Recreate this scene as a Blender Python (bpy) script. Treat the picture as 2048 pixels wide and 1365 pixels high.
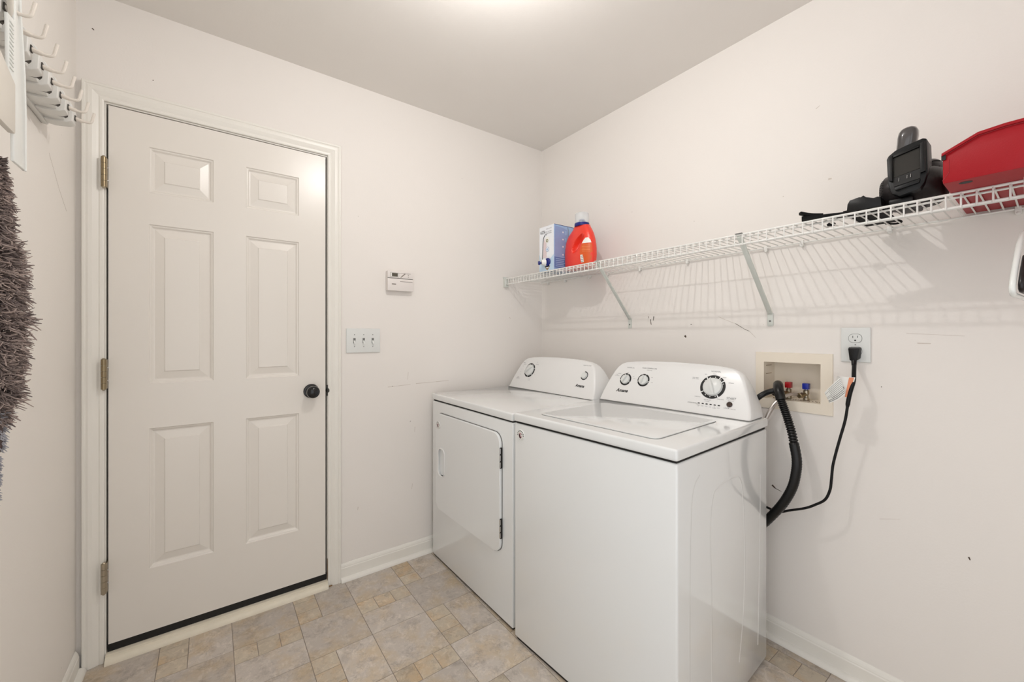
import bpy, bmesh, math, random
from mathutils import Vector, Matrix
random.seed(7)
PI = math.pi
SC = bpy.context.scene
COL = SC.collection
for o in list(bpy.data.objects): bpy.data.objects.remove(o)

# ------------------------------------------------------------------ camera
YAW = 0.934353489
cam_d = bpy.data.cameras.new('camera')
cam = bpy.data.objects.new('camera', cam_d); COL.objects.link(cam)
cam.location = (-1.7896, -2.0834, 1.1994)
cam.rotation_euler = (PI/2, 0, YAW - PI/2)
cam_d.sensor_width = 36.0
cam_d.lens = 36.0*810.55/2048
cam_d.shift_y = -(682.5-670.07)/2048
cam_d.clip_start = 0.01
SC.camera = cam

# ------------------------------------------------------------------ world, lights, exposure
W = bpy.data.worlds.new('world'); SC.world = W; W.use_nodes = True
bg = W.node_tree.nodes['Background']
bg.inputs['Color'].default_value = (0.97, 0.985, 1.0, 1)
bg.inputs['Strength'].default_value = 0.77
LAMP = (-1.16, -1.15, 2.315)
ld = bpy.data.lights.new('bulb_light', 'POINT')
ld.energy = 7.2; ld.color = (1.0, 0.975, 0.95); ld.shadow_soft_size = 0.014
lamp = bpy.data.objects.new('bulb_light', ld); COL.objects.link(lamp); lamp.location = LAMP
SC.view_settings.view_transform = 'Standard'
SC.view_settings.look = 'None'
SC.view_settings.gamma = 1.0
SC.view_settings.use_curve_mapping = False
SC.view_settings.exposure = 0.97

# ------------------------------------------------------------------ materials
def s2l(c):
    return tuple(((x/255.0+0.055)/1.055)**2.4 if x/255.0 > 0.04045 else x/255.0/12.92 for x in c)
def mat(name, rgb, rough=0.5, metal=0.0, spec=0.5, coat=0.0, noise=0.0, nscale=6.0, bump=0.0, bscale=200.0, trans=0.0, sss=0.0):
    m = bpy.data.materials.new(name); m.use_nodes = True
    nt = m.node_tree; b = nt.nodes['Principled BSDF']
    c = s2l(rgb)
    b.inputs['Base Color'].default_value = (*c, 1)
    b.inputs['Roughness'].default_value = rough
    b.inputs['Metallic'].default_value = metal
    b.inputs['Specular IOR Level'].default_value = spec
    b.inputs['Coat Weight'].default_value = coat
    b.inputs['Coat Roughness'].default_value = 0.08
    if trans: b.inputs['Transmission Weight'].default_value = trans
    tc = nt.nodes.new('ShaderNodeTexCoord')
    n = nt.nodes.new('ShaderNodeTexNoise'); n.inputs['Scale'].default_value = nscale; n.inputs['Detail'].default_value = 5
    nt.links.new(tc.outputs['Object'], n.inputs['Vector'])
    mx = nt.nodes.new('ShaderNodeMix'); mx.data_type = 'RGBA'
    k = 1.0-noise
    mx.inputs['A'].default_value = (c[0]*k, c[1]*k, c[2]*k, 1)
    mx.inputs['B'].default_value = (min(1, c[0]*(1+noise)), min(1, c[1]*(1+noise)), min(1, c[2]*(1+noise)), 1)
    nt.links.new(n.outputs['Fac'], mx.inputs['Factor'])
    nt.links.new(mx.outputs['Result'], b.inputs['Base Color'])
    if bump:
        n2 = nt.nodes.new('ShaderNodeTexNoise'); n2.inputs['Scale'].default_value = bscale; n2.inputs['Detail'].default_value = 3
        nt.links.new(tc.outputs['Object'], n2.inputs['Vector'])
        bp = nt.nodes.new('ShaderNodeBump'); bp.inputs['Strength'].default_value = bump; bp.inputs['Distance'].default_value = 0.002
        nt.links.new(n2.outputs['Fac'], bp.inputs['Height']); nt.links.new(bp.outputs['Normal'], b.inputs['Normal'])
    return m

def wall_mat(name, rgb, patches=()):
    m = mat(name, rgb, rough=0.62, noise=0.02, nscale=2.2, bump=0.12, bscale=160, spec=0.35)
    nt = m.node_tree; b = nt.nodes['Principled BSDF']
    src = b.inputs['Base Color'].links[0].from_socket
    geo = nt.nodes.new('ShaderNodeNewGeometry')
    # small pin specks, thinly spread
    vo = nt.nodes.new('ShaderNodeTexVoronoi'); vo.inputs['Scale'].default_value = 7.0
    nt.links.new(geo.outputs['Position'], vo.inputs['Vector'])
    r = nt.nodes.new('ShaderNodeMapRange'); r.inputs['From Min'].default_value = 0.010; r.inputs['From Max'].default_value = 0.022
    r.inputs['To Min'].default_value = 0.35; r.inputs['To Max'].default_value = 0.0
    nt.links.new(vo.outputs['Distance'], r.inputs['Value'])
    mx = nt.nodes.new('ShaderNodeMix'); mx.data_type = 'RGBA'
    nt.links.new(r.outputs['Result'], mx.inputs['Factor']); nt.links.new(src, mx.inputs['A'])
    mx.inputs['B'].default_value = (*s2l((150, 138, 125)), 1)
    src = mx.outputs['Result']
    # fresher paint patches at fixed places on the wall
    for (cx, cy, cz, rad, fac) in patches:
        sub = nt.nodes.new('ShaderNodeVectorMath'); sub.operation = 'DISTANCE'
        sub.inputs[1].default_value = (cx, cy, cz)
        nz = nt.nodes.new('ShaderNodeTexNoise'); nz.inputs['Scale'].default_value = 9.0; nz.inputs['Detail'].default_value = 4
        nt.links.new(geo.outputs['Position'], nz.inputs['Vector'])
        nt.links.new(geo.outputs['Position'], sub.inputs[0])
        ad = nt.nodes.new('ShaderNodeMath'); ad.operation = 'MULTIPLY_ADD'
        nt.links.new(nz.outputs['Fac'], ad.inputs[0]); ad.inputs[1].default_value = 0.28
        nt.links.new(sub.outputs['Value'], ad.inputs[2])
        rr = nt.nodes.new('ShaderNodeMapRange'); rr.inputs['From Min'].default_value = rad+0.10; rr.inputs['From Max'].default_value = rad+0.17
        rr.inputs['To Min'].default_value = fac; rr.inputs['To Max'].default_value = 0.0
        nt.links.new(ad.outputs['Value'], rr.inputs['Value'])
        m2 = nt.nodes.new('ShaderNodeMix'); m2.data_type = 'RGBA'
        nt.links.new(rr.outputs['Result'], m2.inputs['Factor']); nt.links.new(src, m2.inputs['A'])
        m2.inputs['B'].default_value = (*s2l((238, 234, 228)), 1)
        src = m2.outputs['Result']
    nt.links.new(src, b.inputs['Base Color'])
    return m

def tile_mat(name, base, alt, dark):
    m = bpy.data.materials.new(name); m.use_nodes = True
    nt = m.node_tree; b = nt.nodes['Principled BSDF']
    b.inputs['Roughness'].default_value = 0.5; b.inputs['Specular IOR Level'].default_value = 0.35
    geo = nt.nodes.new('ShaderNodeNewGeometry'); oi = nt.nodes.new('ShaderNodeObjectInfo')
    mul = nt.nodes.new('ShaderNodeMath'); mul.operation = 'MULTIPLY'; mul.inputs[1].default_value = 40
    nt.links.new(oi.outputs['Random'], mul.inputs[0])
    def noise(sc, det, rg=0.6, dist=0.0):
        n = nt.nodes.new('ShaderNodeTexNoise'); n.noise_dimensions = '4D'
        n.inputs['Scale'].default_value = sc; n.inputs['Detail'].default_value = det; n.inputs['Roughness'].default_value = rg; n.inputs['Distortion'].default_value = dist
        nt.links.new(geo.outputs['Position'], n.inputs['Vector']); nt.links.new(mul.outputs[0], n.inputs['W'])
        return n.outputs['Fac']
    def ramp(fac, a, bb, lo, hi):
        r = nt.nodes.new('ShaderNodeMapRange'); r.inputs['From Min'].default_value = lo; r.inputs['From Max'].default_value = hi
        nt.links.new(fac, r.inputs['Value'])
        x = nt.nodes.new('ShaderNodeMix'); x.data_type = 'RGBA'
        nt.links.new(r.outputs['Result'], x.inputs['Factor'])
        for key, v in (('A', a), ('B', bb)):
            if isinstance(v, tuple): x.inputs[key].default_value = (*s2l(v), 1)
            else: nt.links.new(v, x.inputs[key])
        return x.outputs['Result']
    c = ramp(noise(8, 6), base, alt, 0.46, 0.64)
    c = ramp(noise(15, 8, 0.75), c, dark, 0.50, 0.80)
    lt = tuple(min(255, int(v*1.16)) for v in base)
    c = ramp(noise(34, 8, 0.8, 0.8), c, lt, 0.50, 0.74)
    # hairline crazing
    n = noise(7, 4, 0.6, 1.2)
    s = nt.nodes.new('ShaderNodeMath'); s.operation = 'SUBTRACT'; s.inputs[1].default_value = 0.5; nt.links.new(n, s.inputs[0])
    a = nt.nodes.new('ShaderNodeMath'); a.operation = 'ABSOLUTE'; nt.links.new(s.outputs[0], a.inputs[0])
    r = nt.nodes.new('ShaderNodeMapRange'); r.inputs['From Min'].default_value = 0.0; r.inputs['From Max'].default_value = 0.005
    r.inputs['To Min'].default_value = 0.3; r.inputs['To Max'].default_value = 0.0
    nt.links.new(a.outputs[0], r.inputs['Value'])
    x = nt.nodes.new('ShaderNodeMix'); x.data_type = 'RGBA'
    nt.links.new(r.outputs['Result'], x.inputs['Factor']); nt.links.new(c, x.inputs['A']); x.inputs['B'].default_value = (*s2l(tuple(int(v*0.8) for v in dark)), 1)
    hv = nt.nodes.new('ShaderNodeHueSaturation'); nt.links.new(x.outputs['Result'], hv.inputs['Color'])
    mr = nt.nodes.new('ShaderNodeMapRange'); mr.inputs['To Min'].default_value = 0.90; mr.inputs['To Max'].default_value = 1.10
    nt.links.new(oi.outputs['Random'], mr.inputs['Value']); nt.links.new(mr.outputs['Result'], hv.inputs['Value'])
    nt.links.new(hv.outputs['Color'], b.inputs['Base Color'])
    bp = nt.nodes.new('ShaderNodeBump'); bp.inputs['Strength'].default_value = 0.15; bp.inputs['Distance'].default_value = 0.002
    nt.links.new(noise(60, 4), bp.inputs['Height']); nt.links.new(bp.outputs['Normal'], b.inputs['Normal'])
    return m

M = {}
M['wall_b'] = wall_mat('wall_paint_back', (239, 234, 229), [(-0.787, 0, 1.74, 0.07, 0.28), (-0.50, 0, 1.43, 0.10, 0.30), (-0.62, 0, 1.56, 0.05, 0.22)])
M['wall_r'] = wall_mat('wall_paint_right', (239, 234, 229))
M['wall_l'] = wall_mat('wall_paint_left', (242, 237, 231))
M['ceil'] = mat('ceiling_paint', (236, 232, 227), rough=0.8, noise=0.015, bump=0.1, bscale=120)
M['door'] = mat('door_paint', (236, 231, 224), rough=0.29, noise=0.015, nscale=3, bump=0.05, bscale=60, spec=0.5)
M['trim'] = mat('trim_paint', (240, 237, 230), rough=0.35, noise=0.025, nscale=8, spec=0.45)
M['trim_old'] = mat('threshold_paint', (234, 226, 208), rough=0.45, noise=0.08, nscale=20)
M['grime'] = mat('corner_grime', (150, 118, 84), rough=0.8, noise=0.2, nscale=40)
M['black'] = mat('black_rubber_and_shade', (16, 15, 15), rough=0.6)
M['tile'] = tile_mat('stone_tile', (198, 189, 180), (200, 182, 156), (134, 124, 116))
M['tile_s'] = tile_mat('small_stone_tile', (198, 186, 168), (202, 176, 142), (138, 122, 106))
M['grout'] = mat('grout', (148, 138, 128), rough=0.9, noise=0.1, nscale=50)
M['white'] = mat('appliance_enamel', (234, 236, 236), rough=0.16, noise=0.0, coat=0.9)
M['whitep'] = mat('console_plastic', (238, 238, 237), rough=0.28, coat=0.25)
M['dial'] = mat('dial_plastic', (228, 230, 228), rough=0.3)
M['ink'] = mat('black_print', (18, 18, 20), rough=0.5)
M['inkg'] = mat('grey_print', (135, 135, 138), rough=0.5)
M['gap'] = mat('dark_gap', (30, 28, 26), rough=0.9)
M['gapl'] = mat('seam_grey', (120, 120, 118), rough=0.7)
M['btn'] = mat('brown_lens', (50, 26, 18), rough=0.12, coat=0.8)
M['chrome'] = mat('chrome', (200, 200, 200), rough=0.18, metal=1.0)
M['brass'] = mat('aged_brass', (152, 137, 110), rough=0.32, metal=1.0, noise=0.12, nscale=60)
M['nickel'] = mat('worn_nickel', (178, 168, 150), rough=0.35, metal=1.0, noise=0.1, nscale=60)
M['bronze'] = mat('dark_bronze_knob', (20, 21, 24), rough=0.22, metal=0.3, coat=0.3)
M['wire'] = mat('white_vinyl_wire', (232, 231, 227), rough=0.38)
M['strut'] = mat('white_strut_paint', (212, 216, 210), rough=0.45)
M['plate'] = mat('wall_plate_plastic', (226, 228, 226), rough=0.35)
M['thermo'] = mat('thermostat_plastic', (232, 226, 222), rough=0.45)
M['lcd'] = mat('lcd_glass', (92, 88, 78), rough=0.2)
M['inkt'] = mat('taupe_print', (140, 132, 124), rough=0.6)
M['cream'] = mat('cream_plastic_box', (240, 230, 214), rough=0.42, noise=0.03, nscale=10)
M['rust'] = mat('rust_dirt', (110, 80, 56), rough=0.9, noise=0.3, nscale=60)
M['redp'] = mat('red_handle', (168, 24, 30), rough=0.3)
M['bluep'] = mat('blue_handle', (20, 40, 150), rough=0.3)
M['braid'] = mat('braided_steel', (190, 182, 176), rough=0.35, metal=0.8, noise=0.25, nscale=400)
M['hose'] = mat('black_hose', (13, 13, 14), spec=0.3, rough=0.32, coat=0.2)
M['cord'] = mat('black_cord', (9, 9, 10), spec=0.3, rough=0.4)
M['paper'] = mat('white_label', (240, 240, 236), rough=0.5)
M['orange'] = mat('orange_stripe', (236, 150, 110), rough=0.5)
M['redb'] = mat('red_orange_bottle', (238, 62, 44), rough=0.3, coat=0.2)
M['orl'] = mat('orange_label', (222, 92, 34), rough=0.4, noise=0.06, nscale=60)
M['navy'] = mat('navy_cap', (16, 32, 120), rough=0.3)
M['gold'] = mat('orange_print', (240, 150, 90), rough=0.4)
M['boxw'] = mat('carton_white', (240, 243, 248), rough=0.5)
M['boxb'] = mat('carton_light_blue', (160, 190, 226), rough=0.5, noise=0.05, nscale=12)
M['boxb2'] = mat('carton_mid_blue', (146, 168, 212), rough=0.5, noise=0.08, nscale=30)
M['boxb3'] = mat('carton_pale_blue', (196, 220, 240), rough=0.5, noise=0.05, nscale=14)
M['boxp'] = mat('carton_pink', (226, 208, 210), rough=0.5)
M['kraft'] = mat('kraft', (158, 136, 104), rough=0.8)
M['olive'] = mat('olive_print', (150, 144, 110), rough=0.5)
M['redm'] = mat('red_case_paint', (158, 10, 24), rough=0.5, spec=0.25, bump=0.15, bscale=400, coat=0.1)
M['redd'] = mat('red_case_rim', (150, 16, 28), rough=0.5)
M['tool'] = mat('charcoal_plastic', (36, 32, 32), spec=0.3, rough=0.4, bump=0.1, bscale=500)
M['tool2'] = mat('black_plastic', (12, 12, 13), spec=0.3, rough=0.42)
M['tool3'] = mat('grey_gloss_cap', (66, 63, 63), rough=0.18, coat=0.6)
M['tool4'] = mat('slate_plastic', (17, 19, 21), spec=0.3, rough=0.42)
M['dock'] = mat('dock_recess', (38, 35, 30), rough=0.7)
M['strap'] = mat('black_webbing', (12, 12, 13), spec=0.3, rough=0.8, bump=0.4, bscale=600)
M['rackw'] = mat('rack_white_plastic', (226, 225, 221), rough=0.35)
M['racks'] = mat('rack_slot_grey', (70, 66, 62), rough=0.6)
M['hook'] = mat('hook_ivory', (232, 224, 214), rough=0.35)
M['pan'] = mat('pan_white_plastic', (236, 238, 235), rough=0.25, coat=0.3)
M['panb'] = mat('pan_beige_plastic', (224, 218, 208), rough=0.4)
M['stick'] = mat('plum_brown_strip', (84, 68, 66), rough=0.5)
M['scuff'] = mat('scuff_brown', (84, 70, 58), rough=0.9)
M['scuffl'] = mat('scuff_faint', (212, 203, 194), rough=0.9)
M['hangb'] = mat('black_grip', (18, 8, 12), rough=0.3)
def yarn_mat(name, a, b_):
    m = mat(name, a, rough=0.85, noise=0.0)
    nt = m.node_tree; b = nt.nodes['Principled BSDF']
    geo = nt.nodes.new('ShaderNodeNewGeometry')
    mx = nt.nodes.new('ShaderNodeMix'); mx.data_type = 'RGBA'
    mx.inputs['A'].default_value = (*s2l(a), 1); mx.inputs['B'].default_value = (*s2l(b_), 1)
    nt.links.new(geo.outputs['Random Per Island'], mx.inputs['Factor'])
    nt.links.new(mx.outputs['Result'], b.inputs['Base Color'])
    return m
M['yarn'] = yarn_mat('taupe_yarn', (112, 100, 98), (186, 168, 160))
M['yarnb'] = yarn_mat('pale_blue_grey_yarn', (150, 150, 158), (186, 186, 192))
em = bpy.data.materials.new('glowing_bulb'); em.use_nodes = True
eb = em.node_tree.nodes['Principled BSDF']; eb.inputs['Emission Color'].default_value = (1, 0.95, 0.88, 1); eb.inputs['Emission Strength'].default_value = 12
M['bulb'] = em

# ------------------------------------------------------------------ object helpers
XF = {}
def tag(o, label=None, cat=None, group=None, kind=None):
    if label: o['label'] = label
    if cat: o['category'] = cat
    if group: o['group'] = group
    if kind: o['kind'] = kind
    return o
def empty(name, loc, rz=0.0, **k):
    o = bpy.data.objects.new(name, None); COL.objects.link(o)
    o.empty_display_size = 0.05
    o.location = loc; o.rotation_euler = (0, 0, rz)
    XF[o.name] = Matrix.Translation(loc) @ Matrix.Rotation(rz, 4, 'Z')
    return tag(o, **k)
class B:
    """mesh collector; coordinates world unless local=True at out()"""
    def __init__(s): s.v = []; s.f = []
    def add(s, vs, fs):
        n = len(s.v); s.v += [tuple(v) for v in vs]; s.f += [tuple(i+n for i in f) for f in fs]; return s
    def box(s, lo, hi):
        x0, y0, z0 = lo; x1, y1, z1 = hi
        return s.add([(x0,y0,z0),(x1,y0,z0),(x1,y1,z0),(x0,y1,z0),(x0,y0,z1),(x1,y0,z1),(x1,y1,z1),(x0,y1,z1)],
                     [(0,3,2,1),(4,5,6,7),(0,1,5,4),(1,2,6,5),(2,3,7,6),(3,0,4,7)])
    def hexa(s, p):  # 8 points bottom 4, top 4
        return s.add(p, [(0,3,2,1),(4,5,6,7),(0,1,5,4),(1,2,6,5),(2,3,7,6),(3,0,4,7)])
    def prism(s, poly, mapf, a, b):
        """poly list of (p,q); mapf(p,q,t)->xyz"""
        n = len(poly)
        vs = [mapf(p, q, a) for p, q in poly]+[mapf(p, q, b) for p, q in poly]
        fs = [tuple(range(n)), tuple(range(2*n-1, n-1, -1))]
        for i in range(n): j = (i+1) % n; fs.append((i, i+n, j+n, j))
        return s.add(vs, fs)
    def loft(s, rings, cap=True, closed=True):
        n = len(rings[0]); vs = [v for r in rings for v in r]; fs = []
        for k in range(len(rings)-1):
            for i in range(n if closed else n-1):
                j = (i+1) % n; fs.append((k*n+i, k*n+j, (k+1)*n+j, (k+1)*n+i))
        if cap: fs.append(tuple(range(n-1, -1, -1))); fs.append(tuple((len(rings)-1)*n+i for i in range(n)))
        return s.add(vs, fs)
    def tube(s, pts, r, n=8, cap=True, flat=None):
        pts = [Vector(p) for p in pts]; rings = []
        up = None
        for i, p in enumerate(pts):
            t = (pts[min(i+1, len(pts)-1)]-pts[max(i-1, 0)]).normalized()
            if up is None:
                up = Vector((0, 0, 1)) if abs(t.z) < 0.9 else Vector((1, 0, 0))
            side = t.cross(up)
            if side.length < 1e-5: side = t.cross(Vector((0, 1, 0)))
            side.normalize(); up = side.cross(t).normalized()
            rr = r(i) if callable(r) else r
            fl = flat or 1.0
            rings.append([tuple(p+side*rr*math.cos(2*PI*k/n)+up*rr*fl*math.sin(2*PI*k/n)) for k in range(n)])
        return s.loft(rings, cap)
    def lathe(s, c, axis, prof, n=24):
        """prof: list of (r, h) along axis from c"""
        ax = Vector(axis).normalized(); c = Vector(c)
        u = ax.orthogonal().normalized(); w = ax.cross(u)
        rings = [[tuple(c+ax*h+(u*math.cos(2*PI*k/n)+w*math.sin(2*PI*k/n))*max(r, 1e-5)) for k in range(n)] for r, h in prof]
        return s.loft(rings, True)
    def out(s, name, m, parent=None, local=False, smooth=False, bevel=0.0, seg=2, ang=35, **k):
        me = bpy.data.meshes.new(name)
        vs = s.v
        if parent is not None and not local:
            inv = XF[parent.name].inverted() if parent.name in XF else Matrix.Identity(4)
            vs = [tuple(inv @ Vector(v)) for v in s.v]
        me.from_pydata(vs, [], s.f)
        bm = bmesh.new(); bm.from_mesh(me)
        bmesh.ops.recalc_face_normals(bm, faces=bm.faces)
        if bevel > 0:
            es = [e for e in bm.edges if len(e.link_faces) == 2 and e.calc_face_angle(0) > math.radians(30)]
            bmesh.ops.bevel(bm, geom=es, offset=bevel, segments=seg, profile=0.5, affect='EDGES', clamp_overlap=True)
        bm.to_mesh(me); bm.free()
        if smooth or bevel > 0:
            me.shade_smooth(); me.set_sharp_from_angle(angle=math.radians(ang))
        me.materials.append(m)
        o = bpy.data.objects.new(name, me); COL.objects.link(o)
        if parent is not None:
            o.parent = parent
            XF[o.name] = XF.get(parent.name, Matrix.Identity(4)).copy()
        else: XF[o.name] = Matrix.Identity(4)
        return tag(o, **k)
def box(name, lo, hi, m, parent=None, bevel=0.0, **k):
    return B().box(lo, hi).out(name, m, parent, bevel=bevel, **k)
def rrect(x0, y0, x1, y1, r, n=5):
    pts = []
    for cx, cy, a0 in ((x1-r, y1-r, 0), (x0+r, y1-r, PI/2), (x0+r, y0+r, PI), (x1-r, y0+r, 1.5*PI)):
        for i in range(n+1):
            a = a0+PI/2*i/n; pts.append((cx+r*math.cos(a), cy+r*math.sin(a)))
    return pts
def smoothpath(pts, k=6):
    pts = [Vector(p) for p in pts]; out = []
    for i in range(len(pts)-1):
        p0 = pts[max(i-1, 0)]; p1 = pts[i]; p2 = pts[i+1]; p3 = pts[min(i+2, len(pts)-1)]
        for j in range(k):
            t = j/k
            out.append(0.5*((2*p1)+(-p0+p2)*t+(2*p0-5*p1+4*p2-p3)*t*t+(-p0+3*p1-3*p2+p3)*t**3))
    out.append(pts[-1]); return out
def text_mesh(txt, size, shear=0.0, bold=0.0, align='CENTER', space=1.0):
    c = bpy.data.curves.new('t', 'FONT'); c.body = txt; c.size = size; c.shear = shear; c.offset = bold
    c.align_x = align; c.align_y = 'CENTER'; c.space_character = space; c.resolution_u = 2; c.fill_mode = 'FRONT'
    o = bpy.data.objects.new('t', c); COL.objects.link(o)
    dg = bpy.context.evaluated_depsgraph_get()
    me = bpy.data.meshes.new_from_object(o.evaluated_get(dg))
    bpy.data.objects.remove(o); return me
def text(name, txt, size, origin, right, up, m, parent, **k):
    """lettering placed in the parent's LOCAL frame"""
    lab = k.pop('label', None)
    me = text_mesh(txt, size, **k)
    r = Vector(right).normalized(); u = Vector(up).normalized(); n = r.cross(u)
    R = Matrix((r, u, n)).transposed().to_4x4(); R.translation = Vector(origin)
    me.transform(R); me.materials.clear(); me.materials.append(m)
    o = bpy.data.objects.new(name, me); COL.objects.link(o); o.parent = parent
    if lab: o['label'] = lab
    return o

# ================================================================== SETTING
LX = -2.18; NY = -3.0; H = 2.44
# floor slab under the tiles
floor = box('floor', (LX, NY, -0.05), (0, 0, -0.0012), M['grout'], kind='structure')
# floor tiles: 9 inch modules, checker of full squares and three-stone strips
GX, GY = 0.2253, 0.2305
gx = lambda k: -1.0495-GX*k
def gy(r): return 0.0125-GY*r
tile_cache = {}; tcount = 0
far = B(); g = 0.0011
def add_tile(x0, y0, x1, y1, small, r):
    global tcount
    x0 = max(x0, LX+0.001); x1 = min(x1, -0.001); y1 = min(y1, -0.001); y0 = max(y0, NY)
    if x1-x0 < 0.01 or y1-y0 < 0.01: return
    x0 += g; x1 -= g; y0 += g; y1 -= g
    if r > 8:
        far.box((x0, y0, -0.004), (x1, y1, 0)); return
    w, h = round(x1-x0, 4), round(y1-y0, 4)
    key = (w, h, small)
    if key not in tile_cache:
        b = B().box((0, 0, -0.004), (w, h, 0))
        o = b.out('tile', M['tile_s'] if small else M['tile'], floor, local=True, bevel=0.0008, seg=1)
        tile_cache[key] = o.data
    else:
        o = bpy.data.objects.new('tile', tile_cache[key]); COL.objects.link(o); o.parent = floor
    o.location = (x0, y0, 0)
for c in range(-6, 7):
    # c index grows leftwards in gx; column k as measured: k=4 is [-1.05,-0.828]
    xa, xb = gx(c), gx(c-1)
    col = 4-c
    for r in range(0, 14):
        ya, yb = gy(r+1), gy(r)
        if r == 0: yb = 0.0
        if col % 2 == 0:
            if r % 2 == 0:
                xs = xa+0.0875
                y3 = gy(r)
                for i in range(3):
                    add_tile(xa, y3-GY*(i+1)/3, xs, min(y3-GY*i/3, 0), True, r)
                add_tile(xs, ya, xb, yb, False, r)
            else: add_tile(xa, ya, xb, yb, False, r)
        else:
            if r % 2 == 0: add_tile(xa, ya, xb, yb, False, r)
            else:
                ys = gy(r)-0.0865
                for i in range(3): add_tile(xa+GX*i/3, ys, xa+GX*(i+1)/3, yb, True, r)
                add_tile(xa, ya, xb, ys, False, r)
far.out('tile', M['tile'], floor, local=True, kind='stuff')

box('ceiling', (LX-0.12, NY-0.12, H), (0.12, 0.12, H+0.08), M['ceil'], kind='structure')
# left wall
wl_ = B()
wl_.box((LX-0.12, -1.45, -0.05), (LX, 0.12, H)); wl_.box((LX-0.12, NY-0.12, 2.32), (LX, -1.45, H)); wl_.box((LX-0.12, NY-0.12, -0.05), (LX, NY+0.15, 2.32))
wall_l = wl_.out('wall_left', M['wall_l'], kind='structure')   # unseen opening, added beside the camera for soft fill light
# back wall with the door opening
OX0, OX1, OZ = -2.116, -1.338, 2.062
wb = B()
wb.box((LX, 0, -0.05), (OX0, 0.12, H)); wb.box((OX1, 0, -0.05), (0.12, 0.12, H)); wb.box((OX0, 0, OZ), (OX1, 0.12, H)); wb.box((OX0, 0, -0.05), (OX1, 0.12, -0.002))
wall_b = wb.out('wall_back', M['wall_b'], kind='structure')
# right wall with the washer-box hole
HY0, HY1, HZ0, HZ1 = -1.572, -1.366, 0.936, 1.100
wr = B()
wr.box((0, NY-0.12, -0.05), (0.12, HY0, H)); wr.box((0, HY1, -0.05), (0.12, 0, H))
wr.box((0, HY0, -0.05), (0.12, HY1, HZ0)); wr.box((0, HY0, HZ1), (0.12, HY1, H)); wr.box((0.11, HY0, HZ0), (0.12, HY1, HZ1))
wall_r = wr.out('wall_right', M['wall_r'], kind='structure')
# near wall behind the camera, with an added, unseen opening for daylight fill
wn = B()
wn.box((LX, NY-0.12, 2.30), (0, NY, H)); wn.box((LX, NY-0.12, -0.05), (LX+0.08, NY, 2.30)); wn.box((-1.12, NY-0.12, -0.05), (0, NY, 2.30))
wn.out('wall_near', M['wall_l'], kind='structure')

# baseboards with quarter-round shoe
def baseboard(name, p0, p1, nrm):
    p0 = Vector(p0); p1 = Vector(p1); n = Vector(nrm)
    prof = [(0, 0), (0.011, 0), (0.011, 0.060), (0.009, 0.064), (0.009, 0.067), (0.0065, 0.074), (0.003, 0.080), (0, 0.082)]
    f = lambda a, z, t: tuple(p0+(p1-p0)*t+n*a+Vector((0, 0, z)))
    root = B().prism(prof, f, 0, 1).out(name, M['trim'], kind='structure')
    q = [(0.011, 0), (0.029, 0)]+[(0.011+0.018*math.cos(a), 0.018*math.sin(a)) for a in (PI/8, PI/4, 3*PI/8, PI/2)]
    B().prism(q, f, 0, 1).out('quarter_round', M['trim'], root, smooth=True)
    return root
baseboard('baseboard_back', (-1.290, -0.0005, 0.0005), (-0.0005, -0.0005, 0.0005), (0, -1, 0))
baseboard('baseboard_right', (-0.0005, -0.03, 0.0005), (-0.0005, NY, 0.0005), (-1, 0, 0))
baseboard('baseboard_left', (LX+0.0005, -0.020, 0.0005), (LX+0.0005, -1.45, 0.0005), (1, 0, 0))

# ------------------------------------------------------------------ door
door = empty('door_1', (-1.73, 0, 0), kind='structure')
SX0, SX1, SZ0, SZ1 = -2.0975, -1.357, 0.0600, 2.0445
# slab with six moulded panels
colsx = [(-1.986, -1.786), (-1.674, -1.470)]
rowsz = [(0.300, 0.839), (1.011, 1.625), (1.746, 1.922)]
sb = B(); YF = -0.003
xs = [SX0, *[v for c in colsx for v in c], SX1]; zs = [SZ0, *[v for r in rowsz for v in r], SZ1]
for i in range(len(xs)-1):
    for j in range(len(zs)-1):
        if i in (1, 3) and j in (1, 3, 5): continue
        sb.add([(xs[i], YF, zs[j]), (xs[i+1], YF, zs[j]), (xs[i+1], YF, zs[j+1]), (xs[i], YF, zs[j+1])], [(0, 1, 2, 3)])
slab_y1 = 0.040
sb.add([(SX0, YF, SZ0), (SX1, YF, SZ0), (SX1, YF, SZ1), (SX0, YF, SZ1), (SX0, slab_y1, SZ0), (SX1, slab_y1, SZ0), (SX1, slab_y1, SZ1), (SX0, slab_y1, SZ1)],
       [(4, 5, 6, 7), (0, 1, 5, 4), (1, 2, 6, 5), (2, 3, 7, 6), (3, 0, 4, 7)])
prof = [(0, 0), (0.003, 0.0045), (0.007, 0.0055), (0.0125, 0.0115), (0.0165, 0.012), (0.044, 0.0045), (0.0475, 0.0015)]
slab = sb.out('door_slab', M['door'], door)
for (x0, x1) in colsx:
    for (z0, z1) in rowsz:
        b = B(); rings = [[(x0+o, YF+d, z0+o), (x1-o, YF+d, z0+o), (x1-o, YF+d, z1-o), (x0+o, YF+d, z1-o)] for o, d in prof]
        for k in range(len(rings)-1):
            for i in range(4):
                j = (i+1) % 4; b.add([rings[k][i], rings[k][j], rings[k+1][j], rings[k+1][i]], [(0, 1, 2, 3)])
        b.add(rings[-1], [(0, 1, 2, 3)])
        b.out('panel', M['door'], slab)
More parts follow.
